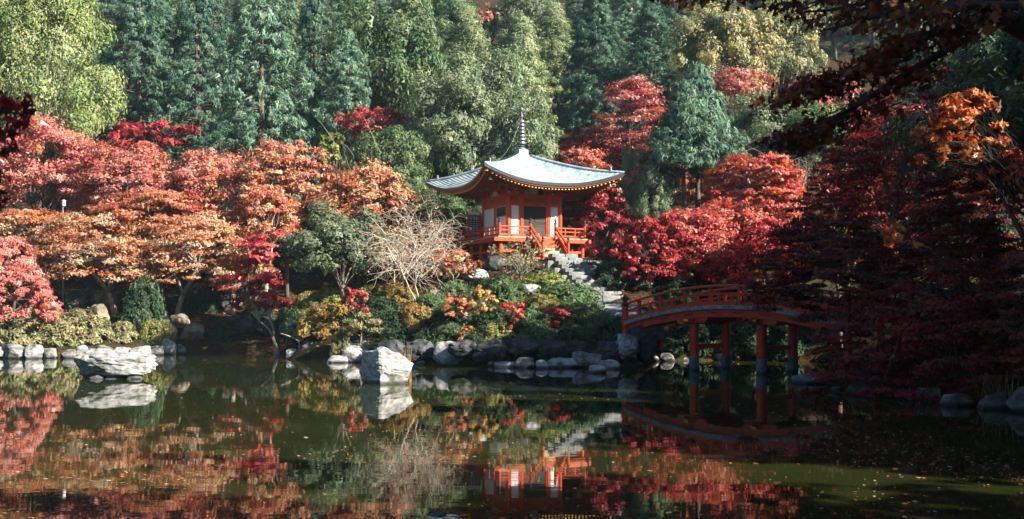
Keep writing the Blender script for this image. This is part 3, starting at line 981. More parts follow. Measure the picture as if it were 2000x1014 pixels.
# ------------------------------------------------------------------ rocks
def ico(sub):
    t = (1 + 5 ** 0.5) / 2
    v = [(-1, t, 0), (1, t, 0), (-1, -t, 0), (1, -t, 0), (0, -1, t), (0, 1, t), (0, -1, -t), (0, 1, -t), (t, 0, -1), (t, 0, 1), (-t, 0, -1), (-t, 0, 1)]
    v = [Vector(p).normalized() for p in v]
    f = [(0, 11, 5), (0, 5, 1), (0, 1, 7), (0, 7, 10), (0, 10, 11), (1, 5, 9), (5, 11, 4), (11, 10, 2), (10, 7, 6), (7, 1, 8), (3, 9, 4), (3, 4, 2), (3, 2, 6), (3, 6, 8), (3, 8, 9), (4, 9, 5), (2, 4, 11), (6, 2, 10), (8, 6, 7), (9, 8, 1)]
    for _ in range(sub):
        c, nf = {}, []
        def mid(a, b):
            k = (min(a, b), max(a, b))
            if k not in c:
                c[k] = len(v)
                v.append(((v[a] + v[b]) / 2).normalized())
            return c[k]
        for a, b, d in f:
            x, y, z = mid(a, b), mid(b, d), mid(d, a)
            nf += [(a, x, z), (b, y, x), (d, z, y), (x, y, z)]
        f = nf
    return v, f
ICO = {k: ico(k) for k in (2, 3, 4, 5)}

def rock(name, loc, size, seed, mat, rz=0.0, box=0.35, sub=3, parent=None, cuts=9, rough=0.10, strata=0.0, planes=()):
    rng = random.Random(seed)
    v, f = ICO[sub]
    pl = []
    for _ in range(cuts):
        n = Vector((rng.gauss(0, 1), rng.gauss(0, 1), rng.gauss(0, 0.8))).normalized()
        pl.append((n, rng.uniform(0.62, 0.92)))
    pl += [(Vector(n).normalized(), o) for n, o in planes]
    off = Vector((rng.uniform(-50, 50), rng.uniform(-50, 50), rng.uniform(-50, 50)))
    out = []
    for p in v:
        m = max(abs(p.x), abs(p.y), abs(p.z))
        q = p * (1 - box) + (p / m) * box * 0.85
        for n, o in pl:
            k = q.dot(n)
            if k > o: q = q - n * (k - o) * 0.93
        q = q + p * (rough * noise.fractal(q * 1.7 + off, 1.0, 2.0, 5) + rough * 0.35 * noise.noise(q * 7 + off))
        if strata:
            q = q + p * strata * (abs(noise.noise(Vector((q.x * 1.5, q.y * 1.5, q.z * 9 + 2.5 * q.x)) + off)) - 0.3)
        out.append((q.x * size[0] / 2, q.y * size[1] / 2, q.z * size[2] / 2))
    m = MB()
    m.v, m.f = out, list(f)
    o = m.build(name, mat, parent, loc, smooth=False)
    o.rotation_euler = (0, 0, rz)
    me = o.data
    me.polygons.foreach_set('use_smooth', [True] * len(me.polygons))
    me.set_sharp_from_angle(angle=R(24))
    return o

def hit(px, py, y0=44.0, y1=110.0):
    """ground point seen at a photo pixel"""
    Y = np.arange(y0, y1, 0.08)
    z = hz((px - 1000) * Y / F, Y)
    ok = np.nonzero(z >= EYE + (HOR - py) * Y / F)[0]
    Yh = Y[ok[0]] if len(ok) else y1
    return Vector(((px - 1000) * Yh / F, Yh, float(hz((px - 1000) * Yh / F, Yh))))

def shore_row(name, label, stones, seed, mats):
    """stones (px, width px, top py, water py) set along the water's edge"""
    rng = random.Random(seed)
    Y0 = Yw(stones[0][3])
    root = empty(name, (Xat(stones[0][0], Y0), Y0, 0))
    tag(root, label, 'stone edging')
    for i, (px, w, yt, yb) in enumerate(stones):
        Y = Yw(yb)
        s = Y / F
        h = (yb - yt) * s * rng.uniform(0.72, 1.2)
        w = w * rng.uniform(0.85, 1.12)
        x = Xat(px, Y)
        d = min(max(0.5, w * s * 0.8), 1.1)
        rock('stone', Vector((x, Y + d * 0.45, h / 2 - 0.14)) - root.location, (w * s * 1.16, d, (h + 0.2) * 1.0), seed * 100 + i, mats[i % len(mats)], rng.uniform(-.25, .25), rng.uniform(0.45, 0.85), 3, root, 10, 0.09)

shore_row('stone_edging', 'row of squared pale stones edging the pond below the salmon maples',
          [(-30, 60, 672, 701), (22, 54, 671, 701), (62, 32, 674, 701), (92, 32, 676, 700), (128, 38, 672, 700), (158, 24, 674, 698), (192, 44, 672, 697), (232, 40, 671, 696), (268, 36, 668, 696), (300, 30, 668, 694), (326, 32, 664, 693), (352, 22, 664, 692),
           (392, 48, 662, 690), (440, 30, 661, 690), (472, 30, 662, 689), (504, 34, 662, 689), (534, 28, 664, 689)], 5, [M['rock'], M['rock_grey'], M['rock'], M['rock'], M['rock_grey']])
shore_row('stone_edging', 'broken line of rounded pale stones along the island waterline',
          [(569, 22, 680, 701), (588, 22, 682, 699), (618, 48, 680, 704), (655, 44, 693, 709), (693, 56, 664, 708), (735, 40, 690, 712), (775, 36, 690, 713), (815, 34, 694, 713), (850, 22, 697, 711), (874, 50, 656, 715), (912, 28, 692, 712), (939, 28, 692, 715), (959, 16, 701, 716), (985, 40, 700, 718), (1024, 44, 694, 719), (1058, 30, 702, 720), (1098, 54, 694, 719), (1148, 60, 678, 719), (1195, 46, 694, 721), (1228, 34, 693, 716), (1247, 18, 702, 716)],
          6, [M['rock'], M['rock'], M['rock_grey']])
shore_row('stone_edging', 'shaded pale stones along the bank under the arched bridge',
          [(1275, 28, 688, 706), (1306, 30, 686, 706), (1336, 30, 692, 705), (1375, 26, 688, 704), (1406, 24, 690, 704), (1438, 22, 688, 704), (1470, 26, 692, 704), (1510, 30, 690, 705)], 7, [M['rock'], M['rock_grey']])
shore_row('stone_edging', 'dim stones along the dark bank beneath the shaded maples',
          [(1590, 62, 724, 750), (1638, 26, 748, 766), (1682, 50, 742, 772), (1728, 44, 752, 776), (1772, 30, 752, 780), (1820, 50, 750, 786), (1880, 60, 756, 794), (1950, 56, 760, 800), (2010, 56, 760, 806)], 8, [M['rock_grey']])

# landmarks that tell alike things apart in their labels: (name, photo column, photo row)
MARKS = [('wedge boulder', 748, 715), ('golden young maple', 942, 590), ('peach young maple', 893, 595), ('scarlet young maple', 1004, 612), ('crimson young maple', 1095, 618), ('slanting white stone', 1037, 568), ('low pale boulder', 925, 540),
         ('stone steps', 1150, 550), ('bridge end', 1240, 625), ('bare tree', 815, 560), ('red seedling maple', 692, 580), ('rounded pale rock', 618, 600), ('streaked pale rock', 1222, 665), ('triangular waterline stone', 874, 690), ('dark hollow', 560, 620),
         ('flat-topped hedge', 1078, 545), ('young pine', 706, 640), ('small waterline stones', 1000, 705), ('broad waterline stone', 1148, 700), ('awash stone', 1167, 725),
         ('flat boulder', 210, 715), ('weeping red dome', 45, 560), ('tan boulder', 205, 590), ('glossy dark shrub', 272, 600), ('frame edge', 0, 650), ('sunlit tan boulder', 322, 640)]
USED = set()
def by_marks(what, px, py, cat_name):
    """a label that names the two landmarks the thing stands between, or the nearest one and which way from it"""
    near = sorted(MARKS, key=lambda m: (m[1] - px) ** 2 + ((m[2] - py) * 1.4) ** 2)
    tries = []
    for m in near[:4]:
        dx, dy = px - m[1], py - m[2]
        if abs(dy) > abs(dx) * 0.8: tries.append('%s just %s the %s' % (what, 'below' if dy > 0 else 'above', m[0]))
    for a in range(3):
        for b in range(a + 1, 5):
            tries.append('%s between the %s and the %s' % (what, near[a][0], near[b][0]))
    for t in tries:
        if t not in USED:
            USED.add(t)
            return t
    return tries[-1]

# two rocks standing in the water
Yr = Yw(741)
tag(rock('flat_boulder', (Xat(210, Yr), Yr + 0.8, 0.50), (3.5, 1.8, 1.55), 31, M['rock'], 0.05, 0.66, 5, None, 6, 0.10, 0.045, planes=[((-0.75, -0.55, -0.55), 0.62), ((0, -0.3, -1), 0.62)]),
    'broad flat grey boulder standing alone in the pond', 'boulder')
for (dx, w, sd, mt) in ((-0.55, 0.75, 1, 'rock_dark'), (0.15, 0.7, 2, 'rock'), (0.95, 0.7, 3, 'rock_dark')):
    tag(rock('base_stone', (Xat(210, Yr) + dx, Yr + 0.35, 0.0), (w, 0.6, 0.34), 60 + sd, M[mt], 0, 0.3, 3), ('dark', 'small pale', 'wet')[sd - 1] + ' stone at the waterline under the broad flat boulder', 'stone')
Yr = Yw(751)
tag(rock('wedge_boulder', (Xat(748, Yr), Yr + 0.75, 0.48), (2.15, 1.9, 1.9), 47, M['rock'], 0.0, 0.6, 5, None, 5, 0.09, 0.06,
         planes=[((-0.80, -0.60, 0.02), 0.50), ((0.55, 0.1, 0.9), 0.66), ((-0.25, 0.0, 1), 0.82), ((0.35, -0.9, 0.12), 0.60)]),
    'tall wedge-shaped white boulder rising from the pond in sunlight', 'boulder')
Yr = Yw(729)
tag(rock('stone', (Xat(1167, Yr), Yr + 0.3, 0.10), (0.85, 0.6, 0.5), 91, M['rock'], 0.2, 0.3, 3), 'small round stone awash just off the island', 'stone')
tag(rock('stone', (Xat(850, 12.6), 12.75, -0.03), (0.36, 0.3, 0.14), 92, M['rock_dark'], 0.2, 0.3, 3), 'dark wet stone breaking the surface close to the viewer', 'stone')

# the island's rock wall and the rocks among the shrubs
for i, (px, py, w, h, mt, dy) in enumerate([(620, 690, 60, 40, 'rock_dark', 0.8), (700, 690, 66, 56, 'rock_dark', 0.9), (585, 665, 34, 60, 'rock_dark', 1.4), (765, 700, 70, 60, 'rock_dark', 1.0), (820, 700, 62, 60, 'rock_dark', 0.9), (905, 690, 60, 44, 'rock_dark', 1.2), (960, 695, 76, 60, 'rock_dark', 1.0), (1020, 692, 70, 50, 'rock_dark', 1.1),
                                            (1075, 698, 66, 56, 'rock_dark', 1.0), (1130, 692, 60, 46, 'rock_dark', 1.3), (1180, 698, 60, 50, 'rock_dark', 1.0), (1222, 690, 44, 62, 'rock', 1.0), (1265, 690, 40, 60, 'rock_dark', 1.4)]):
    Y = Yw({0: 702, 1: 707, 2: 698}.get(i, 714 if i < 5 else 718)) + dy
    s = Y / F
    tag(rock('wall_rock', (Xat(px, Y), Y, Zat(py, Y) + h * s * 0.20), (w * s * 1.1, 1.5, h * s * 0.9), 200 + i, M[mt], 0.1 * (i % 3 - 1), 0.5, 3, None, 18, 0.2),
        by_marks('dark cliff rock', px, py - 20, 'rock') if i != 11 else 'upright pale streaked rock beside the end of the bridge', 'rock', 'rocks of the island cliff' if i != 11 else None)
for (px, py, w, h, mt, lab) in [(925, 548, 56, 22, 'rock', 'low pale boulder beneath the small orange maple'), (1037, 576, 42, 20, 'rock', 'slanting white stone between two clipped green shrubs'), (618, 612, 36, 26, 'rock_tan', 'rounded pale rock half hidden by yellowish shrubs'),
                                (845, 586, 36, 20, 'rock_tan', 'flat tan stone at the foot of the bare tree'), (716, 606, 18, 26, 'rock', 'small upright stone beside the red seedling maple'), 
                                (205, 606, 56, 36, 'rock_tan', 'tan boulder under the forked maple trunk'), (190, 640, 40, 46, 'rock_tan', 'pale rock among the low bank shrubs'), (322, 660, 46, 34, 'rock_tan', 'sunlit tan boulder behind the stone edging'), (372, 664, 50, 32, 'rock_tan', 'broad tan boulder with a sloping mossy top'),
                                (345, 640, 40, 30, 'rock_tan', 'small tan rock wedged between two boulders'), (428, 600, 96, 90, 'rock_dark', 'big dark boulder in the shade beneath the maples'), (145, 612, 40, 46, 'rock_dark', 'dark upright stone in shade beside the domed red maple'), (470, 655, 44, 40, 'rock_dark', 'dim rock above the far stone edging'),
                                (515, 655, 40, 36, 'rock_dark', 'dim low rock beside the far corner of the pond'), (1010, 536, 40, 26, 'rock_dark', 'dark rock below the olive bush'), (968, 528, 40, 30, 'rock_dark', 'grey rock between the orange maple and olive bush')]:
    p = hit(px, py)
    s = p.y / F
    tag(rock('rock', (p.x, p.y + w * s * 0.2, p.z + h * s * 0.38), (w * s * 1.1, w * s * 0.9, h * s * 1.3), int(px + py), M[mt], 0.3, 0.35, 3, None, 9, 0.14), lab, 'rock')

# ------------------------------------------------------------------ plants
PINK = [(0.53, 0.18, 0.145), (0.57, 0.26, 0.21), (0.47, 0.095, 0.08), (0.53, 0.17, 0.09)]
RED = [(0.56, 0.095, 0.075), (0.48, 0.045, 0.045), (0.6, 0.18, 0.12)]
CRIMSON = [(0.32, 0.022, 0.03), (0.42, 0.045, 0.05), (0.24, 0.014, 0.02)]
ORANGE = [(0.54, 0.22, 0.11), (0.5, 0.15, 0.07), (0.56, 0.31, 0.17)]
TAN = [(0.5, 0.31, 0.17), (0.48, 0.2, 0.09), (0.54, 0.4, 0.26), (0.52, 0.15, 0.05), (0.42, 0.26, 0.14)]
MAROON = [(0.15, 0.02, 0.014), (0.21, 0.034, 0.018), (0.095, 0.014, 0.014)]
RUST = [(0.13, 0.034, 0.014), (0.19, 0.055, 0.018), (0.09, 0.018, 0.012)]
FLAME = [(0.60, 0.20, 0.05), (0.58, 0.12, 0.03), (0.62, 0.30, 0.12)]
YELLOW = [(0.58, 0.40, 0.10), (0.54, 0.30, 0.08), (0.45, 0.38, 0.10)]
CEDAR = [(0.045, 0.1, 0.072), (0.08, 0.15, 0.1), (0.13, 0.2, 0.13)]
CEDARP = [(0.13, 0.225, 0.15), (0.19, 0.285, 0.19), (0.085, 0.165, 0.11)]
HINOKI = [(0.26, 0.31, 0.15), (0.2, 0.26, 0.12), (0.3, 0.34, 0.19)]
OLIVE = [(0.17, 0.225, 0.12), (0.115, 0.17, 0.09), (0.25, 0.285, 0.17)]
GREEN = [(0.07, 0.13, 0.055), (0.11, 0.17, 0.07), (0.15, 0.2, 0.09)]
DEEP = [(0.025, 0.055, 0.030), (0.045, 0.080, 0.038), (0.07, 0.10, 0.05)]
LIME = [(0.25, 0.30, 0.07), (0.19, 0.25, 0.055), (0.30, 0.33, 0.10)]
GOLDEN = [(0.38, 0.34, 0.15), (0.26, 0.27, 0.13), (0.44, 0.37, 0.17), (0.14, 0.19, 0.11)]
TWIG = [(0.42, 0.32, 0.22), (0.34, 0.25, 0.17), (0.48, 0.40, 0.30)]

def limbs(rng, m, fork, C, n_main, r0, droop=0.15):
    """limbs from the fork to the tufts, the first n_main of them stout"""
    for i, c in enumerate(C):
        a, b = Vector(fork[i % len(fork)]), Vector(c)
        L = (b - a).length
        mid = a.lerp(b, 0.45) + Vector((rng.normal() * 0.06 * L, rng.normal() * 0.06 * L, droop * L))
        pts = [a, a.lerp(mid, 0.5) + Vector((0, 0, 0.03 * L)), mid, mid.lerp(b, 0.55) + Vector((rng.normal() * 0.04 * L, rng.normal() * 0.04 * L, 0.02 * L)), b]
        r = r0 if i < n_main else r0 * 0.42
        m.tube(pts, [r, r * 0.8, r * 0.6, r * 0.36, r * 0.12], 6 if i < n_main else 4, cap=False)

def maple_mesh(seed, rx, ry, zb, zt, pal, npad, k, L, pad=0.15, up=0.5, flat=0.5, mat='leaf_red', bark='bark', lean=(0, 0), r0=0.13, fork_h=0.45, shape='kite', low=0.0, tdir=(0.7, 0.15, 0.7), hollow=0.5, show_limbs=44):
    """layered crown of flat leaf pads between heights zb and zt about the trunk, and the trunk that carries it"""
    if npad > 40 and shape == 'kite':
        npad, k, L = int(npad * 2.4), int(k * (0.78 if pal[0][0] > 0.2 else 0.72)), L * (0.68 if pal[0][0] > 0.2 else 0.66)
    rng = np.random.default_rng(seed)
    a = rng.random(npad) * 2 * PI
    h = rng.random(npad) ** 0.8
    env = np.sqrt(np.maximum(0, 1 - (h * 0.97) ** 2.8)) * (1 + 0.16 * np.sin(3 * a + seed) + 0.12 * np.sin(5 * a + 9 * h + seed))
    rf = env * (hollow + (1 - hollow) * rng.random(npad) ** 0.6)
    h = h * (0.86 + 0.2 * np.sin(2 * a + seed * 1.7) * rf)
    C = np.stack([rx * rf * np.cos(a) + lean[0], ry * rf * np.sin(a) + lean[1], zb + (zt - zb) * h - low * rf * (zt - zb)], 1)
    O = unit(np.stack([np.cos(a), np.sin(a), np.full(npad, 0.15)], 1))
    pr = pad * rx * np.exp(rng.normal(0, 0.35, npad))
    R3 = np.stack([pr * rng.uniform(0.8, 1.3, npad), pr * rng.uniform(0.8, 1.3, npad), pr * flat * rng.uniform(0.6, 1.6, npad)], 1)
    V, T, np_ = leaves(rng, C, O, R3, k, L, L * 0.5, pal, up=up, out=0.45, loc=0.7, rnd=0.45, tdir=tdir, shape=shape, shell=1.4, tint_jit=0.22)
    crown = np_mesh('crown', V, np_, M[mat], T)
    m = MB()
    fz = max(0.4, zb * fork_h)
    fk = (lean[0] * 0.35, lean[1] * 0.35, fz)
    m.tube([(0, 0, -0.4), (lean[0] * 0.1, lean[1] * 0.1, fz * 0.4), fk], [r0 * 1.5, r0 * 1.15, r0], 9)
    forks = [fk]
    for q in range(3):
        t = 2 * PI * q / 3 + seed
        e = (lean[0] * 0.7 + rx * 0.28 * math.cos(t), lean[1] * 0.7 + ry * 0.28 * math.sin(t), fz + (zt - fz) * 0.32)
        mid = (fk[0] * 0.6 + e[0] * 0.4 + 0.1, fk[1] * 0.6 + e[1] * 0.4, fz + (e[2] - fz) * 0.5)
        m.tube([fk, mid, e], [r0 * 0.85, r0 * 0.65, r0 * 0.5], 7)
        forks.append(e)
    order = np.argsort(rng.random(npad))
    limbs(rng, m, forks[1:], C[order][:show_limbs] - np.array([[0, 0, 0.06]]), 7, r0 * 0.45)
    return crown, m.mesh('trunk', M[bark], True)

def tree(name, label, cat, loc, crown, trunk, group=None, scale=(1, 1, 1), rz=0.0):
    root = empty(name, loc, rz)
    root.scale = scale
    tag(root, label, cat, group)
    link('trunk', trunk, root)
    link('crown', crown, root)
    return root

def maple(name, label, px, y0, y1, Y, wpx, pal, npad=60, k=170, L=0.26, depth=None, base_px=None, base=None, seed=None, group=None, cat='maple tree', **kw):
    """a maple whose crown fills photo rows y0..y1 and wpx columns about px, at distance Y"""
    x = Xat(px, Y)
    b = base if base is not None else G(base_px if base_px is not None else px, Y)
    rx = wpx / 2 * Y / F
    zt, zb = Zat(y0, Y) - b.z, Zat(y1, Y) - b.z
    kw.setdefault('lean', (x - b.x, Y - b.y))
    c, t = maple_mesh(seed if seed is not None else int(px + y0 * 3), rx * 0.86, (depth or rx) * 0.86, zb, zt, pal, npad, k, L, **kw)
    return tree(name, label, cat, b, c, t, group)

# ---- maples of the pond's far bank
maple('maple', 'big salmon-pink maple at the edge of the frame, above the path lamp', 95, 228, 400, 73, 330, PINK, 95, 190, 0.27, depth=4.5)
maple('maple', 'rose-pink maple just beyond the path lamp', 250, 268, 420, 71, 260, PINK, 80, 190, 0.26, depth=4.0)
maple('maple', 'salmon maple in front of the dark cedars', 420, 285, 430, 71.5, 250, PINK + ORANGE[:1], 80, 190, 0.26, depth=4.0)
maple('maple', 'orange maple touching the pale lower cedar branches', 560, 262, 420, 70, 210, ORANGE + PINK[:1], 75, 180, 0.25, depth=3.6)
maple('maple', 'orange-tan maple left of the pagoda roof', 715, 318, 440, 69, 240, ORANGE + TAN[:2], 85, 180, 0.25, depth=3.6)
maple('maple', 'thin tan maple with half-bare layered branches over the tan boulder', 190, 395, 520, 65, 370, TAN + ORANGE[:1], 100, 120, 0.23, depth=4.0, base_px=225, low=0.28, up=0.7, flat=0.26, pad=0.15, bark='bark_pale', r0=0.16, show_limbs=60)
maple('maple', 'tan maple on a leaning pale trunk', 380, 405, 525, 64.5, 330, TAN + ORANGE[:1], 95, 120, 0.23, depth=3.6, base_px=345, low=0.3, up=0.7, flat=0.26, pad=0.15, bark='bark_pale', r0=0.15, show_limbs=60)
maple('maple', 'low tan maple bridging the two pale-trunked ones', 275, 425, 510, 66.5, 300, TAN + ORANGE[:1], 80, 120, 0.22, depth=3.0, flat=0.28, low=0.2, up=0.7, bark='bark_pale', show_limbs=50)
maple('maple', 'tawny maple over the domed red ones', 60, 400, 480, 66, 260, TAN + ORANGE[:1], 75, 120, 0.22, depth=3.0, flat=0.28, low=0.15, up=0.7, bark='bark_pale')
maple('maple', 'tan and coral maple hanging into the dark hollow', 455, 420, 530, 65.5, 170, TAN + PINK[:1], 60, 120, 0.22, depth=2.4, flat=0.28, low=0.3, up=0.7, bark='bark_pale')
maple('maple', 'rusty orange maple between the tan maples', 300, 365, 455, 67.5, 300, TAN[1:2] + PINK[2:] + ORANGE[:1], 75, 150, 0.24, depth=3.5, flat=0.2)
maple('maple', 'tawny maple beside the green pine', 520, 350, 470, 67, 180, ORANGE[:2] + TAN[:1] + PINK[2:3], 60, 150, 0.24, depth=3.0, bark='bark_pale')
maple('maple', 'upper domed red maple at the water, at the frame edge', 5, 448, 530, 58, 150, PINK[:3], 60, 190, 0.19, depth=2.0, flat=0.5, low=0.25, tdir=(0.6, -0.9, 0.5), up=0.4, hollow=0.75)
maple('maple', 'lower domed weeping maple spreading over the bank shrubs', 40, 505, 600, 57, 170, PINK[:3], 70, 200, 0.18, depth=2.2, flat=0.5, low=0.3, tdir=(0.6, -0.9, 0.5), up=0.4, hollow=0.75, base_px=5)
maple('maple', 'crimson maple hanging low in front of the dark hollow', 505, 430, 580, 62.5, 130, CRIMSON + PINK[2:3], 38, 150, 0.2, depth=2.0, flat=0.22, pad=0.32, hollow=0.1, base_px=470, low=0.2)
maple('maple', 'crimson branch-spread of a low maple beside the pine', 510, 560, 606, 60, 120, CRIMSON + ORANGE[:1], 26, 130, 0.2, depth=1.4, flat=0.25, base_px=545, bark='bark_pale', r0=0.09)
maple('maple', 'small dusky red maple in shade below the cedars', 290, 235, 300, 80, 200, CRIMSON, 40, 120, 0.26, depth=3.0)
maple('maple', 'small crimson maple high among the evergreens', 735, 205, 268, 79, 160, CRIMSON + RED[:1] + PINK[:1], 45, 130, 0.26, depth=2.6, flat=0.4)
maple('maple', 'bright yellow-green small tree among the orange maples', 655, 250, 340, 72, 70, LIME, 36, 130, 0.22, depth=1.6, flat=0.6, mat='leaf_green', cat='tree')
maple('maple', 'orange treetop far up the hillside', 958, 12, 50, 128, 70, ORANGE + PINK[:2], 30, 120, 0.4, depth=3)
# ---- maples beside and beyond the pagoda
maple('maple', 'pink layered maple against the dark blue cedars', 1235, 135, 290, 82, 170, PINK[:3] + CRIMSON[:1], 50, 120, 0.27, depth=3.2, flat=0.16, pad=0.30, hollow=0.2)
maple('maple', 'orange-red maple peeping over the pagoda roof', 1130, 285, 370, 74, 150, ORANGE[:2] + RED[:1] + PINK[:1], 46, 150, 0.25, depth=2.6)
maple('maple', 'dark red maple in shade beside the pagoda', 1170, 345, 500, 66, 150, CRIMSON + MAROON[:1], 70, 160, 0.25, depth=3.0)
maple('maple', 'vivid scarlet maple with coral top by the twin cedars', 1480, 292, 430, 64, 230, RED + PINK[:1] + FLAME[1:2], 95, 190, 0.24, depth=3.8, flat=0.3)
maple('maple', 'scarlet maple spreading low above the bridge', 1350, 400, 545, 61, 280, RED + CRIMSON[:2], 110, 190, 0.24, depth=3.6)
maple('maple', 'crimson maple between the stairs and the bridge', 1264, 415, 550, 58.8, 140, CRIMSON + RED[:1], 70, 170, 0.24, depth=3.0)
maple('maple', 'deep red maple behind the far end of the bridge', 1500, 420, 560, 57, 190, CRIMSON + RED[:1], 80, 170, 0.23, depth=3.2)
maple('maple', 'coral-red maple filling the slope between twin cedars and bridge', 1455, 385, 500, 62.5, 260, RED + PINK[:1] + ORANGE[1:2], 110, 180, 0.24, depth=3.4)
maple('maple', 'orange maple behind the twin cedar trunks', 1385, 310, 400, 73, 150, ORANGE + FLAME[:1], 46, 150, 0.24, depth=2.6)
maple('maple', 'coral maple beyond the roof corner', 1260, 320, 380, 69, 120, ORANGE + PINK[:1], 40, 140, 0.24, depth=2.2)
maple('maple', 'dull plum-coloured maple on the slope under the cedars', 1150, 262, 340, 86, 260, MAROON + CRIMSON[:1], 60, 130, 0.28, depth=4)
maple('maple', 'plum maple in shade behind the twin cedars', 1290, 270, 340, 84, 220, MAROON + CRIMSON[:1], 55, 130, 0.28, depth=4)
maple('maple', 'dusty pink maple under the golden trees', 1440, 130, 210, 92, 180, PINK + GOLDEN[:1], 50, 120, 0.3, depth=3.5)
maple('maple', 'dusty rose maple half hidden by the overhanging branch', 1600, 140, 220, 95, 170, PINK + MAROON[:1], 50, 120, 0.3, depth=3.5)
# ---- small trees of the island
maple('maple', 'small orange maple in front of the pagoda veranda', 885, 482, 538, 58, 130, ORANGE + PINK[:1], 40, 110, 0.17, depth=1.6, bark='bark_pale', r0=0.06)
maple('maple', 'young maple with golden-yellow leaves on the island', 942, 552, 630, 49.5, 76, YELLOW + FLAME[2:], 42, 70, 0.14, depth=0.9, flat=0.5, r0=0.04, shape='maple')
maple('maple', 'young maple with peach and red leaves on the island', 893, 570, 620, 49.5, 76, ORANGE + RED[:1] + FLAME[2:], 34, 70, 0.14, depth=0.9, flat=0.5, r0=0.04, shape='maple')
maple('maple', 'young bright scarlet maple on the island', 1004, 586, 640, 49, 58, RED + FLAME[1:2], 32, 70, 0.13, depth=0.7, flat=0.5, r0=0.035, shape='maple')
maple('maple', 'young crimson maple with spreading arms on the island', 1095, 590, 646, 48.6, 92, CRIMSON + RED[:1], 34, 60, 0.13, depth=0.8, flat=0.3, r0=0.035, shape='maple')
maple('maple', 'small copper maple drooping to the dark cliff', 912, 635, 668, 48.3, 40, FLAME + RUST[:1], 16, 55, 0.12, depth=0.5, flat=0.5, r0=0.03, shape='maple')
maple('maple', 'red seedling maple among the yellowish shrubs', 692, 556, 608, 53.5, 66, RED + PINK[:1], 30, 60, 0.14, depth=0.8, flat=0.5, r0=0.035, shape='maple')

# ---- the dark maples of the shaded near bank
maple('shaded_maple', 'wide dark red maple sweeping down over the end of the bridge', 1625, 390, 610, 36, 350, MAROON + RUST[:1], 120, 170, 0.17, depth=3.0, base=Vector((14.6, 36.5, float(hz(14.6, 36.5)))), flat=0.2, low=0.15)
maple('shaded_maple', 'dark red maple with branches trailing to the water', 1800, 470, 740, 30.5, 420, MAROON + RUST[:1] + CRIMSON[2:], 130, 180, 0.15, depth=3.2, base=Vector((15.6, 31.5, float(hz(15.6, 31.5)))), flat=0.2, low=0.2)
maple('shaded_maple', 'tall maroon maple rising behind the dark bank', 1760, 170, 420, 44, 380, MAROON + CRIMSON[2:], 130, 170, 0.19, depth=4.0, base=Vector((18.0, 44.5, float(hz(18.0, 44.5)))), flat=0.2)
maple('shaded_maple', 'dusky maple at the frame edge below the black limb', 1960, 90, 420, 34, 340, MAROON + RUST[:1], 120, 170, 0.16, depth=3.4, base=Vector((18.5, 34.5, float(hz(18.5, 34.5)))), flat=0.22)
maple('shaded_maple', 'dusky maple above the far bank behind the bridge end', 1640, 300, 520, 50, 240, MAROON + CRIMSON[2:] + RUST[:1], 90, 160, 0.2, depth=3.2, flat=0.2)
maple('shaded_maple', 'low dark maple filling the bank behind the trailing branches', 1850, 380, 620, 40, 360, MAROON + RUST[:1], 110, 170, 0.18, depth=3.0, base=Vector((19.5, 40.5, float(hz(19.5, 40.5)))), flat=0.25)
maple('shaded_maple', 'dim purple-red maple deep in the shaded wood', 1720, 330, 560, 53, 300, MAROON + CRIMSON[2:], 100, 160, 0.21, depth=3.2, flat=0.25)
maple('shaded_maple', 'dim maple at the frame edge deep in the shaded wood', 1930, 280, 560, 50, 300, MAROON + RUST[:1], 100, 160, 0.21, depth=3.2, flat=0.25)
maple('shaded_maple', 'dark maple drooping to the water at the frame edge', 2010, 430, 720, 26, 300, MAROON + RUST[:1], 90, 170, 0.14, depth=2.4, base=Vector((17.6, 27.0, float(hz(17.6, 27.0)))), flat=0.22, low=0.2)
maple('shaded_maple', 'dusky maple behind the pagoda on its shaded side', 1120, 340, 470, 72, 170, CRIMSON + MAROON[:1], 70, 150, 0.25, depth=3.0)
maple('flame_maple', 'sunlit flame-orange maple bough against the dark foliage', 1880, 165, 320, 26, 220, FLAME + RUST[1:2], 60, 90, 0.14, depth=1.4, base=Vector((18.4, 29.5, float(hz(18.4, 29.5)))), flat=0.5, shape='maple', hollow=0.2, bark='bark_dark', r0=0.08)

maple('flame_maple', 'sunlit red-orange spray at the frame edge under the flame bough', 1975, 290, 350, 26.5, 110, FLAME[1:2] + RED[:1] + RUST[1:2], 30, 70, 0.13, depth=0.8, base=Vector((18.8, 28.0, float(hz(18.8, 28.0)))), flat=0.5, shape='maple', hollow=0.2, bark='bark_dark', r0=0.05)
maple('flame_maple', 'small sunlit orange spray low in the dark maples', 1755, 440, 480, 25, 90, FLAME, 14, 60, 0.12, depth=0.6, base=Vector((16.6, 26.5, float(hz(16.6, 26.5)))), flat=0.5, shape='maple', hollow=0.2, bark='bark_dark', r0=0.025)
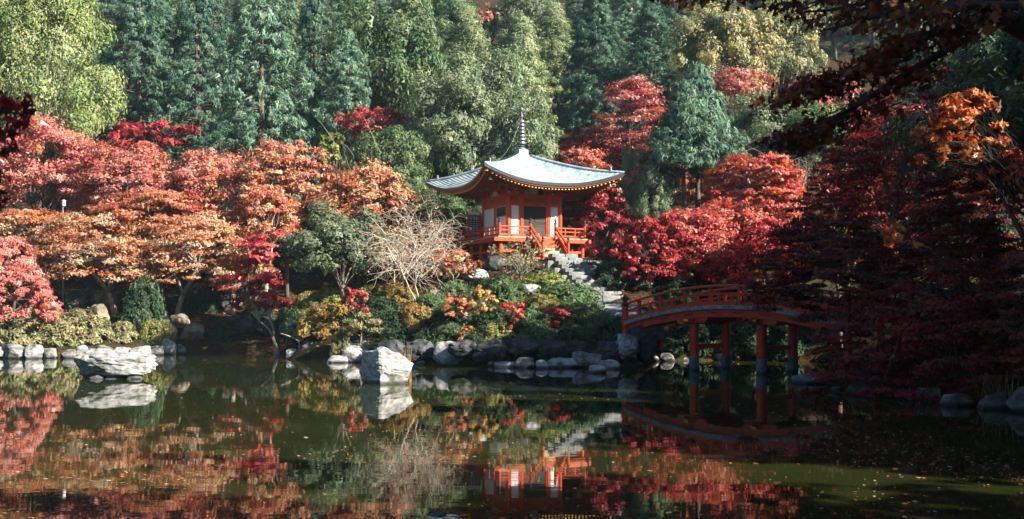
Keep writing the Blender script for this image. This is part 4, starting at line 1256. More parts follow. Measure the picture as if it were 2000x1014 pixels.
# ---- evergreens and other hillside trees, built once and set out many times
def cedar_mesh(seed, H, Rr, pal, nt, k, L, bare=0.12, tip=0.75, r_t=0.30, droop=-0.7, mat='leaf_green'):
    rng = np.random.default_rng(seed)
    h = bare + (1 - bare) * rng.random(nt) ** 1.15
    a = rng.random(nt) * 2 * PI
    lobes = 1 + 0.22 * np.sin(a * 3 + h * 21 + seed) + 0.15 * np.sin(a * 5 - h * 33)
    prof = Rr * ((1 - h) / (1 - bare)) ** tip * lobes + 0.12
    rf = prof * (0.45 + 0.6 * rng.random(nt) ** 0.6)
    C = np.stack([rf * np.cos(a), rf * np.sin(a), H * h - 0.16 * rf], 1)
    O = unit(np.stack([np.cos(a), np.sin(a), np.full(nt, -0.15)], 1))
    r = r_t * rng.uniform(0.7, 1.5, nt)
    R3 = np.stack([r * 1.25, r * 1.25, r * 0.9], 1)
    V, T, q = leaves(rng, C, O, R3, k, L, L * 0.30, pal, up=0.45, out=0.5, loc=1.1, rnd=0.38, tdir=(0.9, droop, 0.55), shell=1.6)
    crown = np_mesh('crown', V, q, M[mat], T)
    m = MB()
    m.tube([(0, 0, -0.6), (0.03, 0, H * 0.3), (0, 0.04, H * 0.65), (0, 0, H * 0.97)], [H * 0.017, H * 0.014, H * 0.008, 0.02], 8)
    for i in range(0, nt, max(1, nt // 90)):
        m.tube([(0, 0, C[i][2] + 0.25 * rf[i]), (C[i][0] * 0.55, C[i][1] * 0.55, C[i][2] + 0.22 * rf[i]), tuple(C[i])], [0.05, 0.035, 0.01], 4, cap=False)
    return crown, m.mesh('trunk', M['bark'], True)

def broad_mesh(seed, H, Rr, pal, nt, k, L, zb=0.25, r_t=0.55, mat='leaf_green', bark='bark', asp=0.75, up=0.35):
    rng = np.random.default_rng(seed)
    d = unit(rng.normal(size=(nt, 3)))
    d[:, 2] = np.where(d[:, 2] < -0.55, -d[:, 2], d[:, 2])
    lob = 1 + 0.18 * np.sin(3 * np.arctan2(d[:, 1], d[:, 0]) + seed) + 0.16 * np.sin(5 * d[:, 2] + seed * 2 + 2 * d[:, 0] * 3)
    rad = (0.55 + 0.45 * rng.random(nt) ** 0.5) * lob
    cz = H * (1 + zb) / 2
    C = np.stack([d[:, 0] * rad * Rr, d[:, 1] * rad * Rr, cz + d[:, 2] * rad * H * (1 - zb) / 2], 1)
    r = r_t * rng.uniform(0.65, 1.45, nt)
    R3 = np.stack([r, r, r * asp], 1)
    V, T, q = leaves(rng, C, d, R3, k, L, L * 0.5, pal, up=up, out=0.45, loc=1.2, rnd=0.38, tdir=(0.6, -0.2, 0.8), shell=3.0)
    crown = np_mesh('crown', V, q, M[mat], T)
    m = MB()
    fz = H * zb * 0.9
    m.tube([(0, 0, -0.6), (0.1, 0.05, fz * 0.5), (0, 0, fz), (0.15, 0.1, cz)], [H * 0.024, H * 0.02, H * 0.016, H * 0.006], 8)
    limbs(rng, m, [(0, 0, fz), (0.05, 0.03, fz * 1.25)], C[:24], 8, H * 0.008)
    return crown, m.mesh('trunk', M[bark], True)

PROTO = {}
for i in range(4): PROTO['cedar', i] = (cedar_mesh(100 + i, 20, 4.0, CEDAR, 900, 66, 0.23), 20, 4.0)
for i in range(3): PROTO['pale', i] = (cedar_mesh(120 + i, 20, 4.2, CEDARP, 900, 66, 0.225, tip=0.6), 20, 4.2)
for i in range(3): PROTO['hinoki', i] = (cedar_mesh(140 + i, 15, 3.0, HINOKI, 700, 66, 0.22, tip=0.48, r_t=0.42, droop=-0.1), 15, 3.0)
for i in range(3): PROTO['olive', i] = (broad_mesh(160 + i, 10, 4.0, OLIVE, 190, 210, 0.20, r_t=0.85), 10, 4.0)
for i in range(2): PROTO['green', i] = (broad_mesh(180 + i, 10, 4.0, GREEN, 190, 210, 0.20, r_t=0.85), 10, 4.0)
for i in range(2): PROTO['golden', i] = (broad_mesh(190 + i, 12, 4.5, GOLDEN, 190, 220, 0.23, r_t=0.9), 12, 4.5)
PROTO['lime', 0] = (broad_mesh(199, 12, 4.5, [(0.24, 0.29, 0.10), (0.18, 0.24, 0.08), (0.30, 0.34, 0.15)], 170, 370, 0.135, r_t=0.95, zb=0.2), 12, 4.5)
_turn = [0]

def hill_tree(kind, i, name, label, px, y0, Y, wpx, group=None, cat='tree', bx=None):
    (c, t), H, Rr = PROTO[kind, i]
    x = Xat(px, Y) if bx is None else bx
    z = float(hz(x, Y))
    h = Zat(y0, Y) - z
    sx = wpx / 2 * Y / F / Rr
    _turn[0] += 1
    return tree(name, label, cat, (x, Y, z), c, t, group, (sx, sx, h / H), _turn[0] * 2.399)

for row in [
    ('lime', 0, 'broadleaf_tree', 'bright yellow-green tree in the top corner of the wood', 75, -70, 78, 290, 'tree'),
    ('cedar', 0, 'cedar_tree', 'dark cedar beside the yellow-green tree', 270, -90, 90, 190, 'cedar tree'),
    ('cedar', 1, 'cedar_tree', 'dark bluish cedar behind the salmon maples', 385, -110, 92, 190, 'cedar tree'),
    ('pale', 0, 'cedar_tree', 'broad sunlit cedar with foliage down to the orange maple', 510, -120, 80, 230, 'cedar tree'),
    ('cedar', 2, 'cedar_tree', 'dark cedar between two sunlit ones', 615, -60, 96, 150, 'cedar tree'),
    ('pale', 1, 'cedar_tree', 'pale grey-green conifer above the crimson maple', 680, 60, 82, 150, 'cedar tree'),
    ('green', 0, 'broadleaf_tree', 'rich green tree above the crimson maple', 770, 20, 88, 200, 'tree'),
    ('pale', 2, 'cedar_tree', 'tall pale conifer left of the cypresses', 800, -60, 104, 170, 'cedar tree'),
    ('hinoki', 0, 'cypress_tree', 'yellowish cypress with a pointed top under the orange treetop', 912, 18, 98, 130, 'cypress tree'),
    ('hinoki', 1, 'cypress_tree', 'tall yellowish cypress directly above the pagoda spire', 1020, 38, 92, 130, 'cypress tree'),
    ('hinoki', 2, 'cypress_tree', 'bluish pale cypress to the far side of the spire', 1080, 12, 112, 120, 'cypress tree'),
    ('olive', 0, 'broadleaf_tree', 'olive-green tree rising left of the spire', 955, 110, 80, 170, 'tree'),
    ('olive', 1, 'broadleaf_tree', 'dense olive tree behind the roof corner', 880, 160, 77, 170, 'tree'),
    ('olive', 2, 'broadleaf_tree', 'olive tree close behind the pagoda spire', 1010, 195, 76, 160, 'tree'),
    ('green', 1, 'broadleaf_tree', 'grey-green rounded tree beside the roof tip', 760, 258, 73, 150, 'tree'),
    ('cedar', 3, 'cedar_tree', 'tall dark cedar behind the pink layered maple', 1165, -40, 100, 150, 'cedar tree'),
    ('cedar', 1, 'cedar_tree', 'bluish cedar filling the gap above the pale cypress', 1125, -40, 122, 120, 'cedar tree'),
    ('cedar', 0, 'cedar_tree', 'blue-shaded cedar beyond the pink layered maple', 1270, -10, 108, 150, 'cedar tree'),
    ('golden', 0, 'broadleaf_tree', 'golden-leaved tree above the twin cedars', 1400, 15, 97, 180, 'tree'),
    ('golden', 1, 'broadleaf_tree', 'second golden tree nearer the overhanging branch', 1520, 18, 102, 160, 'tree'),
    ('golden', 0, 'broadleaf_tree', 'hazy pale gold tree behind the overhanging branch', 1630, -10, 140, 150, 'tree'),
    ('olive', 1, 'broadleaf_tree', 'shaded blue-green tree beneath the dusty pink maple', 1500, 195, 84, 160, 'tree'),
    ('green', 0, 'broadleaf_tree', 'dark green tree behind the trailing branch tips', 1600, 215, 80, 170, 'tree'),
    ('green', 1, 'broadleaf_tree', 'glossy green tree glimpsed under the overhanging branch', 1700, 250, 68, 150, 'tree'),
    ('olive', 2, 'broadleaf_tree', 'grey-green small tree beside the roof tip on the bridge side', 1275, 335, 66, 90, 'tree'),
    ('olive', 0, 'broadleaf_tree', 'pale tree top behind the coral maple', 1240, 300, 70, 60, 'tree'),
    ('green', 0, 'broadleaf_tree', 'shaded green tree behind the lattice screen', 855, 372, 71, 120, 'tree'),
    ('green', 1, 'broadleaf_tree', 'shaded green tree close behind the pagoda eaves', 930, 366, 73, 110, 'tree'),
    ('cedar', 2, 'cedar_tree', 'dark conifer behind the maroon maples', 1790, 20, 66, 200, 'cedar tree'),
    ('cedar', 1, 'cedar_tree', 'dim conifer at the frame edge behind the dusky maple', 1940, 0, 62, 220, 'cedar tree'),
]:
    kind, i, name, label, px, y0, Y, w, cat = row
    hill_tree(kind, i, name, label, px, y0, Y, w, None, cat)

# the two slim cedars with bare trunks
for (px, base_w, lab) in ((1335, 150, 'slim cedar with a tall bare trunk, the one nearer the pagoda'), (1362, 172, 'slim cedar with a tall bare trunk, the one nearer the bridge')):
    Y = 66.0 if px == 1335 else 67.5
    z = float(hz(Xat(px, Y), Y))
    H = Zat(132 if px == 1362 else 165, Y) - z
    c, t = cedar_mesh(300 + px, H, base_w / 2 * Y / F, CEDARP[:1] + CEDAR[1:] + CEDARP[2:], 420, 64, 0.25, bare=0.55, tip=0.85, r_t=0.36)
    tree('cedar_tree', lab, 'cedar tree', (Xat(px, Y), Y, z), c, t)

# the rest of the wood up the hill
rng = random.Random(77)
KINDS = [('cedar', 4, 0.36), ('pale', 3, 0.24), ('olive', 3, 0.14), ('green', 2, 0.08), ('hinoki', 3, 0.12), ('golden', 2, 0.06)]
HILL_MARKS = [(60, 'bright yellow-green tree'), (330, 'two dark cedars'), (510, 'broad sunlit cedar'), (690, 'pale grey-green conifer'), (910, 'pointed yellowish cypress'), (1060, 'pagoda spire'), (1170, 'pink layered maple'), (1400, 'golden-leaved tree'), (1620, 'overhanging branch'), (1800, 'maroon maples'), (2000, 'black overhead limb')]
TIER = {102: 'low on the slope', 116: 'partway up the slope', 130: 'high on the slope', 146: 'at the top of the view', 158: 'on the farthest visible slope'}
FILL = {'cedar': 'dark cedar', 'pale': 'pale conifer', 'olive': 'olive broadleaf tree', 'green': 'green broadleaf tree', 'hinoki': 'yellowish cypress', 'golden': 'golden broadleaf tree'}
for (Y, n, hmin, hmax, wid) in ((102, 13, 13, 18, 7.5), (116, 14, 13, 18, 8), (130, 14, 13, 18, 8), (146, 15, 13, 19, 9), (158, 24, 14, 19, 10)):
    for q in range(n):
        px = -60 + 2120 * (q + 0.5 + rng.uniform(-.35, .35)) / n
        if (Y > 150 and not 1050 < px < 1750) or (Y < 140 and 1330 < px < 1700) or (Y < 114 and 1210 < px < 1700) or (Y < 118 and 850 < px < 1130): continue
        u, kk = rng.random(), None
        for (kd, m_, w_) in KINDS:
            if u < w_ or kd == 'golden':
                kk = (kd, rng.randrange(m_)); break
            u -= w_
        (c, t), H, Rr = PROTO[kk]
        yy = Y + rng.uniform(-4, 4)
        x = Xat(px, yy)
        z = float(hz(x, yy))
        h = rng.uniform(hmin, hmax) * (1.0 if kk[0] in ('cedar', 'pale') else 0.8)
        s = wid * rng.uniform(0.8, 1.15) / 2 / Rr
        tree({'cedar': 'cedar_tree', 'pale': 'cedar_tree', 'hinoki': 'cypress_tree'}.get(kk[0], 'broadleaf_tree'), '%s %s, behind the %s' % (FILL[kk[0]], TIER[Y], min(HILL_MARKS, key=lambda q: abs(q[0] - px))[1]), {'cedar': 'cedar tree', 'pale': 'cedar tree', 'hinoki': 'cypress tree'}.get(kk[0], 'tree'), (x, yy, z), c, t, kk[0] + ' trees massed on the upper hillside', (s, s, h / H), rng.uniform(0, 6.28))

# tall trees of the bank behind and beside the viewer: they shade the bridge and the dark corner of the pond
SHADE = [(25 + dx, (c - 0.438 * (25 + dx)) / 0.899, top, w) for (c, dx, top, w) in (
    (20.5, 0, 18, 8), (24.5, 1, 17, 9), (29, 0, 14.5, 8), (33, 1, 15.5, 9), (37, 0, 15, 9), (41, 1, 14, 9), (45, 0, 13.5, 9),
    (22, 9, 20, 10), (32, 10, 20, 10), (38, 9, 19, 10), (43, 9, 17.5, 10), (47, 10, 17, 9),
    (13.0, -7, 16, 7), (9.5, -6, 17, 7), (5.5, -5, 17, 7), (11, 3, 19, 8), (3.6, -18, 13, 7),
    (20, -4, 15.5, 8), (23, -3.5, 15.5, 8), (21.5, 5, 19, 9), (26.5, 6, 18, 9), (19.5, 12, 21, 9), (25.5, -1, 16.5, 8))]
for i, (x, y, h, w) in enumerate(SHADE):
    (c, t), H, Rr = PROTO['cedar', i % 4]
    s = w / 2 / Rr
    tree('cedar_tree', 'tall cedar on the near bank whose shade darkens the bridge', 'cedar tree', (x, y, float(hz(x, y))), c, t, 'tall cedars of the near bank', (s, s, (h - float(hz(x, y))) / H), i * 1.7)

# evergreens added over the bank to block skylight and deepen its shade
for i, (x, y, top, w, lab) in enumerate([(18.5, 31, 12.5, 9, 'dark evergreen added to block skylight over the near end of the shaded bank'), (20.5, 38, 13, 9, 'dark evergreen added to block skylight over the middle of the shaded bank')]):
    z = float(hz(x, y))
    H = top - z
    c, t = broad_mesh(600 + i, H, w / 2, DEEP + CEDAR[:1], 170, 190, 0.2, zb=0.4, r_t=0.8, bark='bark_dark')
    tree('broadleaf_tree', lab, 'tree', (x, y, z), c, t)

# ---- pine and bare trees of the island
def pine():
    Y = 57.5
    b = G(668, Y)
    c, t = broad_mesh(411, Zat(418, Y) - b.z, 92 * Y / F, [(0.16, 0.20, 0.11), (0.11, 0.16, 0.085), (0.21, 0.24, 0.15)], 110, 170, 0.165, zb=0.30, r_t=0.62, bark='bark_pale', asp=0.6, up=0.55)
    tree('pine_tree', 'rounded green tree with a pale trunk beside the bare tree', 'tree', b, c, t)
pine()

def twig_tree(name, label, base, H, spread, seed, pal_mat='bark_pale', n_main=7, weep=0.0, levels=3, cat='tree', r0=0.09, nb=5, leaf=None, stems=1):
    rng = random.Random(seed)
    m = MB()
    tips = []
    def grow(p, d, L, r, lev):
        n = 4
        pts, rad = [p], [r]
        for i in range(n):
            d = (d + Vector((rng.gauss(0, .16), rng.gauss(0, .16), rng.gauss(0, .12) - weep * (levels - lev) * 0.12))).normalized()
            p = p + d * (L / n)
            pts.append(p)
            rad.append(r * (1 - 0.75 * (i + 1) / n))
        m.tube(pts, rad, 6 if lev == levels else 3, cap=False)
        tips.append(p)
        if lev > 0:
            for k in range(nb):
                q = pts[1 + rng.randrange(n)]
                dd = (d * 0.55 + Vector((rng.gauss(0, .75), rng.gauss(0, .75), rng.gauss(0.15, .5)))).normalized()
                grow(q, dd, L * rng.uniform(0.42, 0.68), r * 0.45, lev - 1)
    for s in range(stems):
        grow(Vector((0.25 * s, 0, -0.2)), Vector((rng.gauss(0, .1), rng.gauss(0, .1), 1)), H * 0.45, r0, 0)
        top = tips[-1]
        for k in range(n_main):
            t = 2 * PI * k / n_main + rng.uniform(-.3, .3)
            grow(top * rng.uniform(0.7, 1.0), Vector((math.cos(t) * spread / H * 1.6, math.sin(t) * spread / H * 1.6, 0.75)).normalized(), H * rng.uniform(0.4, 0.62), r0 * 0.6, levels - 1)
    root = empty(name, base)
    tag(root, label, cat)
    link('branches', m.mesh('branches', M[pal_mat], True), root)
    if leaf:
        g = np.random.default_rng(seed)
        C = np.array([tuple(p) for p in tips])
        V, T, q = leaves(g, C, unit(C - np.array([[0, 0, H * .5]])), np.full((len(C), 3), leaf[1]), leaf[2], leaf[3], leaf[3] * 0.5, leaf[0], rnd=0.9)
        link('leaves', np_mesh('leaves', V, q, M['leaf_red'], T), root)
    return root
twig_tree('bare_tree', 'pale bare tree with drooping twigs in front of the pagoda', G(812, 56), Zat(385, 56) - G(812, 56).z, 2.2, 5, n_main=10, weep=0.5, levels=3, nb=6, leaf=(TAN[2:3] + TAN[:1], 0.3, 1, 0.10), stems=2, r0=0.085, pal_mat='bark_white')
twig_tree('bare_tree', 'tan half-bare tree beside the rounded green tree', G(770, 59), Zat(400, 59) - G(770, 59).z, 2.4, 15, n_main=8, weep=0.5, levels=3, nb=5, leaf=(TAN[:3] + ORANGE[:1], 0.4, 5, 0.14), r0=0.07, pal_mat='bark_white')
twig_tree('bare_tree', 'grey bare tree behind the yellow-green small tree', G(715, 70), Zat(255, 70) - G(715, 70).z, 1.5, 25, n_main=7, levels=2, nb=5, r0=0.09)
twig_tree('bare_tree', 'pale leafless shrub above the salmon-pink maple', G(110, 78), Zat(195, 78) - G(110, 78).z, 2.4, 35, n_main=9, levels=2, nb=6, r0=0.08)
twig_tree('bare_tree', 'grey leafless brush below the golden trees', G(1470, 75), Zat(262, 75) - G(1470, 75).z, 2.6, 45, n_main=10, levels=2, nb=6, r0=0.08)
twig_tree('bare_tree', 'grey leafless brush behind the dark green tree', G(1560, 73), Zat(280, 73) - G(1560, 73).z, 2.0, 55, n_main=9, levels=2, nb=6, r0=0.07)
twig_tree('leaning_snag', 'pale leaning bare limb at the corner of the island', Vector((Xat(585, 54.5), 54.5, 0.5)), 1.9, 1.4, 65, n_main=3, levels=1, nb=3, r0=0.09, cat='branch')
twig_tree('olive_bush', 'twiggy olive bush in front of the pagoda stairs', G(1010, 57.6), Zat(468, 57.6) - G(1010, 57.6).z, 1.5, 75, n_main=9, levels=2, nb=6, r0=0.06, leaf=([(0.30, 0.27, 0.13), (0.22, 0.22, 0.10), (0.36, 0.28, 0.15)], 0.3, 24, 0.13), cat='bush')

# ---- clipped shrubs
def shrub_mesh(seed, pal, nt=150, k=56, L=0.083, upn=0.5):
    rng = np.random.default_rng(seed)
    d = unit(rng.normal(size=(nt, 3)))
    d[:, 2] = np.abs(d[:, 2]) * 1.0 - 0.12
    lob = 1 + 0.10 * np.sin(4 * np.arctan2(d[:, 1], d[:, 0]) + seed) + 0.08 * np.sin(7 * d[:, 2] + seed)
    C = d * lob[:, None] * (0.86 + 0.14 * rng.random((nt, 1))) * np.array([[1, 1, 1.0]])
    r = 0.17 * rng.uniform(0.7, 1.4, nt)
    V, T, q = leaves(rng, C, d, np.stack([r, r, r * 0.8], 1), k, L, L * 0.5, pal, up=upn, out=0.7, loc=0.3, rnd=0.5, tdir=(0.7, 0.4, 0.6), shell=2.0)
    rng2 = np.random.default_rng(seed + 1)
    d2 = unit(rng2.normal(size=(60, 3)))
    d2[:, 2] = np.abs(d2[:, 2])
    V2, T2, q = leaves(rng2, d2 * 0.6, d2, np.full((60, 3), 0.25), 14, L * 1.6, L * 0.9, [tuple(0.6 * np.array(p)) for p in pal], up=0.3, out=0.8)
    return np_mesh('shrub', np.concatenate([V, V2]), q, M['leaf_green'], np.concatenate([T, T2]))
AZ_OLIVE = [(0.22, 0.22, 0.07), (0.15, 0.17, 0.05), (0.30, 0.25, 0.08)]
AZ_GOLD = [(0.34, 0.24, 0.07), (0.24, 0.21, 0.06), (0.38, 0.20, 0.07)]
AZ_PALE = [(0.24, 0.24, 0.12), (0.17, 0.20, 0.09), (0.34, 0.25, 0.13)]
SHR = {'green': [shrub_mesh(500 + i, GREEN) for i in range(3)], 'deep': [shrub_mesh(510 + i, DEEP) for i in range(2)], 'olive': [shrub_mesh(520 + i, AZ_OLIVE) for i in range(3)],
       'gold': [shrub_mesh(530 + i, AZ_GOLD) for i in range(2)], 'lime': [shrub_mesh(540 + i, LIME) for i in range(2)], 'pale': [shrub_mesh(550 + i, AZ_PALE, 130, 46, 0.10, 0.3) for i in range(2)]}
G1 = 'clipped green shrubs on the island slope'
G2 = 'low shrubs on the far bank'
_c = [0]
for (kind, px, pb, w, h, label, grp) in [
    ('lime', 640, 604, 84, 44, 'yellow-green clipped shrub above the rounded pale rock', None), ('olive', 600, 606, 56, 40, None, 'olive'), ('gold', 640, 650, 116, 60, 'broad golden-olive shrub nearest the corner of the island', None),
    ('olive', 590, 640, 50, 40, None, 'olive'), ('olive', 722, 594, 74, 40, None, 'olive'), ('gold', 778, 598, 76, 46, 'golden shrub behind the pale bare trunks', None), ('deep', 735, 622, 90, 44, None, 'deep'), ('deep', 765, 648, 70, 40, None, 'deep'),
    ('pale', 670, 690, 50, 40, 'pale ragged shrub overhanging the waterline by the wedge boulder', None), ('gold', 812, 640, 56, 46, 'orange-tinged shrub at the edge of the dark cliff', None), ('deep', 770, 690, 80, 50, None, 'deep'),
    ('green', 885, 580, 80, 38, None, 'green'), ('green', 840, 606, 60, 36, None, 'green'), ('green', 985, 588, 84, 50, None, 'green'), ('lime', 1078, 560, 104, 34, 'flat-topped yellow-green hedge beside the stone steps', None),
    ('green', 1110, 598, 120, 48, None, 'green'), ('green', 1128, 618, 84, 44, None, 'green'), ('olive', 1062, 606, 70, 34, None, 'olive'), ('deep', 1190, 566, 72, 58, 'dark rounded shrub on the bridge side of the steps', None),
    ('green', 1186, 666, 92, 56, None, 'green'), ('green', 1200, 640, 70, 36, None, 'green'), ('green', 1140, 650, 84, 56, None, 'green'), ('olive', 1085, 626, 70, 40, None, 'olive'), ('green', 1040, 640, 70, 44, None, 'green'),
    ('deep', 868, 650, 84, 54, None, 'deep'), ('deep', 960, 652, 84, 50, None, 'deep'), ('deep', 1045, 668, 90, 44, None, 'deep'), ('deep', 1110, 682, 70, 40, None, 'deep'), ('green', 925, 600, 70, 40, None, 'green'), ('deep', 910, 625, 60, 40, None, 'deep'),
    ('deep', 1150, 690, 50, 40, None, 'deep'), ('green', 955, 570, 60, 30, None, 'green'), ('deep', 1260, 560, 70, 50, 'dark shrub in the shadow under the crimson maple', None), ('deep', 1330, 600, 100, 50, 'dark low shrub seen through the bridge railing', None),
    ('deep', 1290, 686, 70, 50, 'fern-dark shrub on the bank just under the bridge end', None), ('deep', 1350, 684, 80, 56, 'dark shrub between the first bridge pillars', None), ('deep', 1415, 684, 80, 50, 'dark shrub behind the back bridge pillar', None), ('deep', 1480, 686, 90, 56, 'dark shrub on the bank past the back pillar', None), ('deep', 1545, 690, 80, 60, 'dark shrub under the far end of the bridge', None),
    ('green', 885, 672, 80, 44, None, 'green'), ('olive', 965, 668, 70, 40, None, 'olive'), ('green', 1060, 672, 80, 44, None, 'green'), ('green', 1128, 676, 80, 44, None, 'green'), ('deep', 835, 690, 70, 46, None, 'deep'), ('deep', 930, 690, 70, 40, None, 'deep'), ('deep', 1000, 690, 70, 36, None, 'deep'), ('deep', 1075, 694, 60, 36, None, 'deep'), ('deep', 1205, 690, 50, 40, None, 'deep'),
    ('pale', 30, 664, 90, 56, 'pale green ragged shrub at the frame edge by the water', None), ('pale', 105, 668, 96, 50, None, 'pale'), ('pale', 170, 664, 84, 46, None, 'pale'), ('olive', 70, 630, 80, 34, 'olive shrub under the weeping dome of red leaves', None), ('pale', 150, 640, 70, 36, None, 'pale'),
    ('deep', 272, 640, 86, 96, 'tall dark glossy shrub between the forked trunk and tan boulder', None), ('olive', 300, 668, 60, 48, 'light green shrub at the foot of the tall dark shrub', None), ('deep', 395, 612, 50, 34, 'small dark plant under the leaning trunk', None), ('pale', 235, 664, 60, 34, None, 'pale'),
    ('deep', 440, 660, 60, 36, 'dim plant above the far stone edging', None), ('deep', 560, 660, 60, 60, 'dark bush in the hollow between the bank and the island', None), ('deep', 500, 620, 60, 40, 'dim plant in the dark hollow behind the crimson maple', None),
]:
    p = hit(px, pb)
    s = p.y / F
    ms = SHR[kind]
    o = link('shrub', ms[_c[0] % len(ms)], None, (p.x, p.y + w * s * 0.3, p.z - 0.05))
    o.scale = (w * s * 0.60, w * s * 0.54, h * s * 1.08)
    o.rotation_euler = (0, 0, _c[0] * 2.1)
    _c[0] += 1
    if label is None:
        label = by_marks({'green': 'mid-green clipped shrub', 'olive': 'olive clipped shrub', 'deep': 'dark green shrub', 'pale': 'pale leafy shrub'}[kind], px, pb - h / 2, 'shrub')
        tag(o, label, 'shrub', kind + (' shrubs on the island slope' if kind != 'pale' else ' shrubs along the far bank'))
    else:
        tag(o, label, 'shrub')

# ---- young cloud-pruned pine overhanging the water
def young_pine():
    b = Vector((Xat(706, 51.4), 51.4, 0.35))
    rng = np.random.default_rng(9)
    C = np.array([(-.55, 0, 1.75), (.1, .1, 2.05), (.65, -.1, 1.7), (-.2, -.2, 1.5), (.35, .1, 1.35), (.9, 0, 1.25), (-.8, .1, 1.35), (.5, -.3, .55), (.9, -.4, .45)])
    O = unit(C - np.array([[0, 0, 1.0]]))
    V, T, q = leaves(rng, C, O, np.tile([[.48, .4, .17]], (len(C), 1)), 260, 0.15, 0.05, [(0.30, 0.28, 0.13), (0.22, 0.24, 0.12), (0.40, 0.32, 0.16)], up=0.3, rnd=0.9, tdir=(0.4, 0.5, 0.7))
    m = MB()
    m.tube([(0, 0, -0.4), (-.05, 0, .6), (.02, 0, 1.2), (0, 0, 1.9)], [.06, .05, .04, .02], 7)
    for c in C: m.tube([(0, 0, max(.4, c[2] - .4)), (c[0] * .5, c[1] * .5, c[2] - .2), tuple(c)], [.03, .022, .01], 5)
    tree('young_pine', 'pale green young pine leaning out beside the wedge boulder', 'pine tree', b, np_mesh('crown', V, q, M['leaf_green'], T), m.mesh('trunk', M['bark_pale'], True))
young_pine()

# ---- reeds
def reeds(name, label, base, n, H, seed, col, lean=0.25, w=0.02, spread=0.12):
    rng = random.Random(seed)
    V, T = [], []
    for i in range(n):
        a, l = rng.uniform(0, 2 * PI), rng.uniform(0.2, 1) * lean
        h = H * rng.uniform(0.5, 1.05)
        p0 = Vector((rng.gauss(0, spread), rng.gauss(0, spread), -0.3))
        d = Vector((math.cos(a) * l, math.sin(a) * l, 1))
        sd = Vector((-math.sin(a), math.cos(a), 0)) * w
        prev = [p0 - sd, p0 + sd]
        for k in range(1, 4):
            t = k / 3
            c = p0 + d * (h + 0.3) * t + Vector((math.cos(a), math.sin(a), -0.6)) * (l * h * 0.6 * t * t)
            ww = 1 - t * 0.9
            cur = [c - sd * ww, c + sd * ww]
            V += [prev[0], prev[1], cur[1], cur[0]]
            cc = col[rng.randrange(len(col))]
            T += [cc] * 4
            prev = cur
    me = np_mesh('blades', np.array([tuple(v) for v in V]), 4, M['leaf_green'], np.array(T))
    o = link(name, me, None, base)
    return tag(o, label, 'reeds')
reeds('reed_clump', 'dry tan reeds standing beside the wedge boulder', Vector((Xat(797, 36.5), 36.7, 0)), 26, 1.5, 1, [(0.42, 0.26, 0.13), (0.34, 0.2, 0.1)], 0.16, 0.018, 0.07)
reeds('grass_clump', 'light green arching grass at the foot of the dark bank', Vector((13.4, 27.0, 0.15)), 60, 1.1, 2, [(0.22, 0.26, 0.08), (0.3, 0.3, 0.12)], 0.6, 0.02, 0.3)

# ---- path lamp
def lamp():
    p = Vector((Xat(123, 69.0), 69.0, 0))
    p.z = Zat(470, 69.0)
    root = empty('path_lamp', (p.x, p.y, float(hz(p.x, p.y))))
    z0 = Zat(429, 69.0) - root.location.z
    tag(root, 'slim pale garden lamp post among the salmon maples', 'lamp')
    MB().lathe([(0.035, -0.3), (0.03, z0 + 0.9)], 10).build('post', M['lamp_metal'], root)
    MB().lathe([(0.05, 0), (0.12, 0.04), (0.12, 0.34), (0.10, 0.36)], 12, (0.06, 0, z0 + 0.9)).build('lantern', M['plaster'], root)
    MB().lathe([(0.16, 0), (0.15, 0.05), (0.04, 0.12)], 12, (0.06, 0, z0 + 1.262)).build('lamp_cap', M['lamp_metal'], root)
lamp()

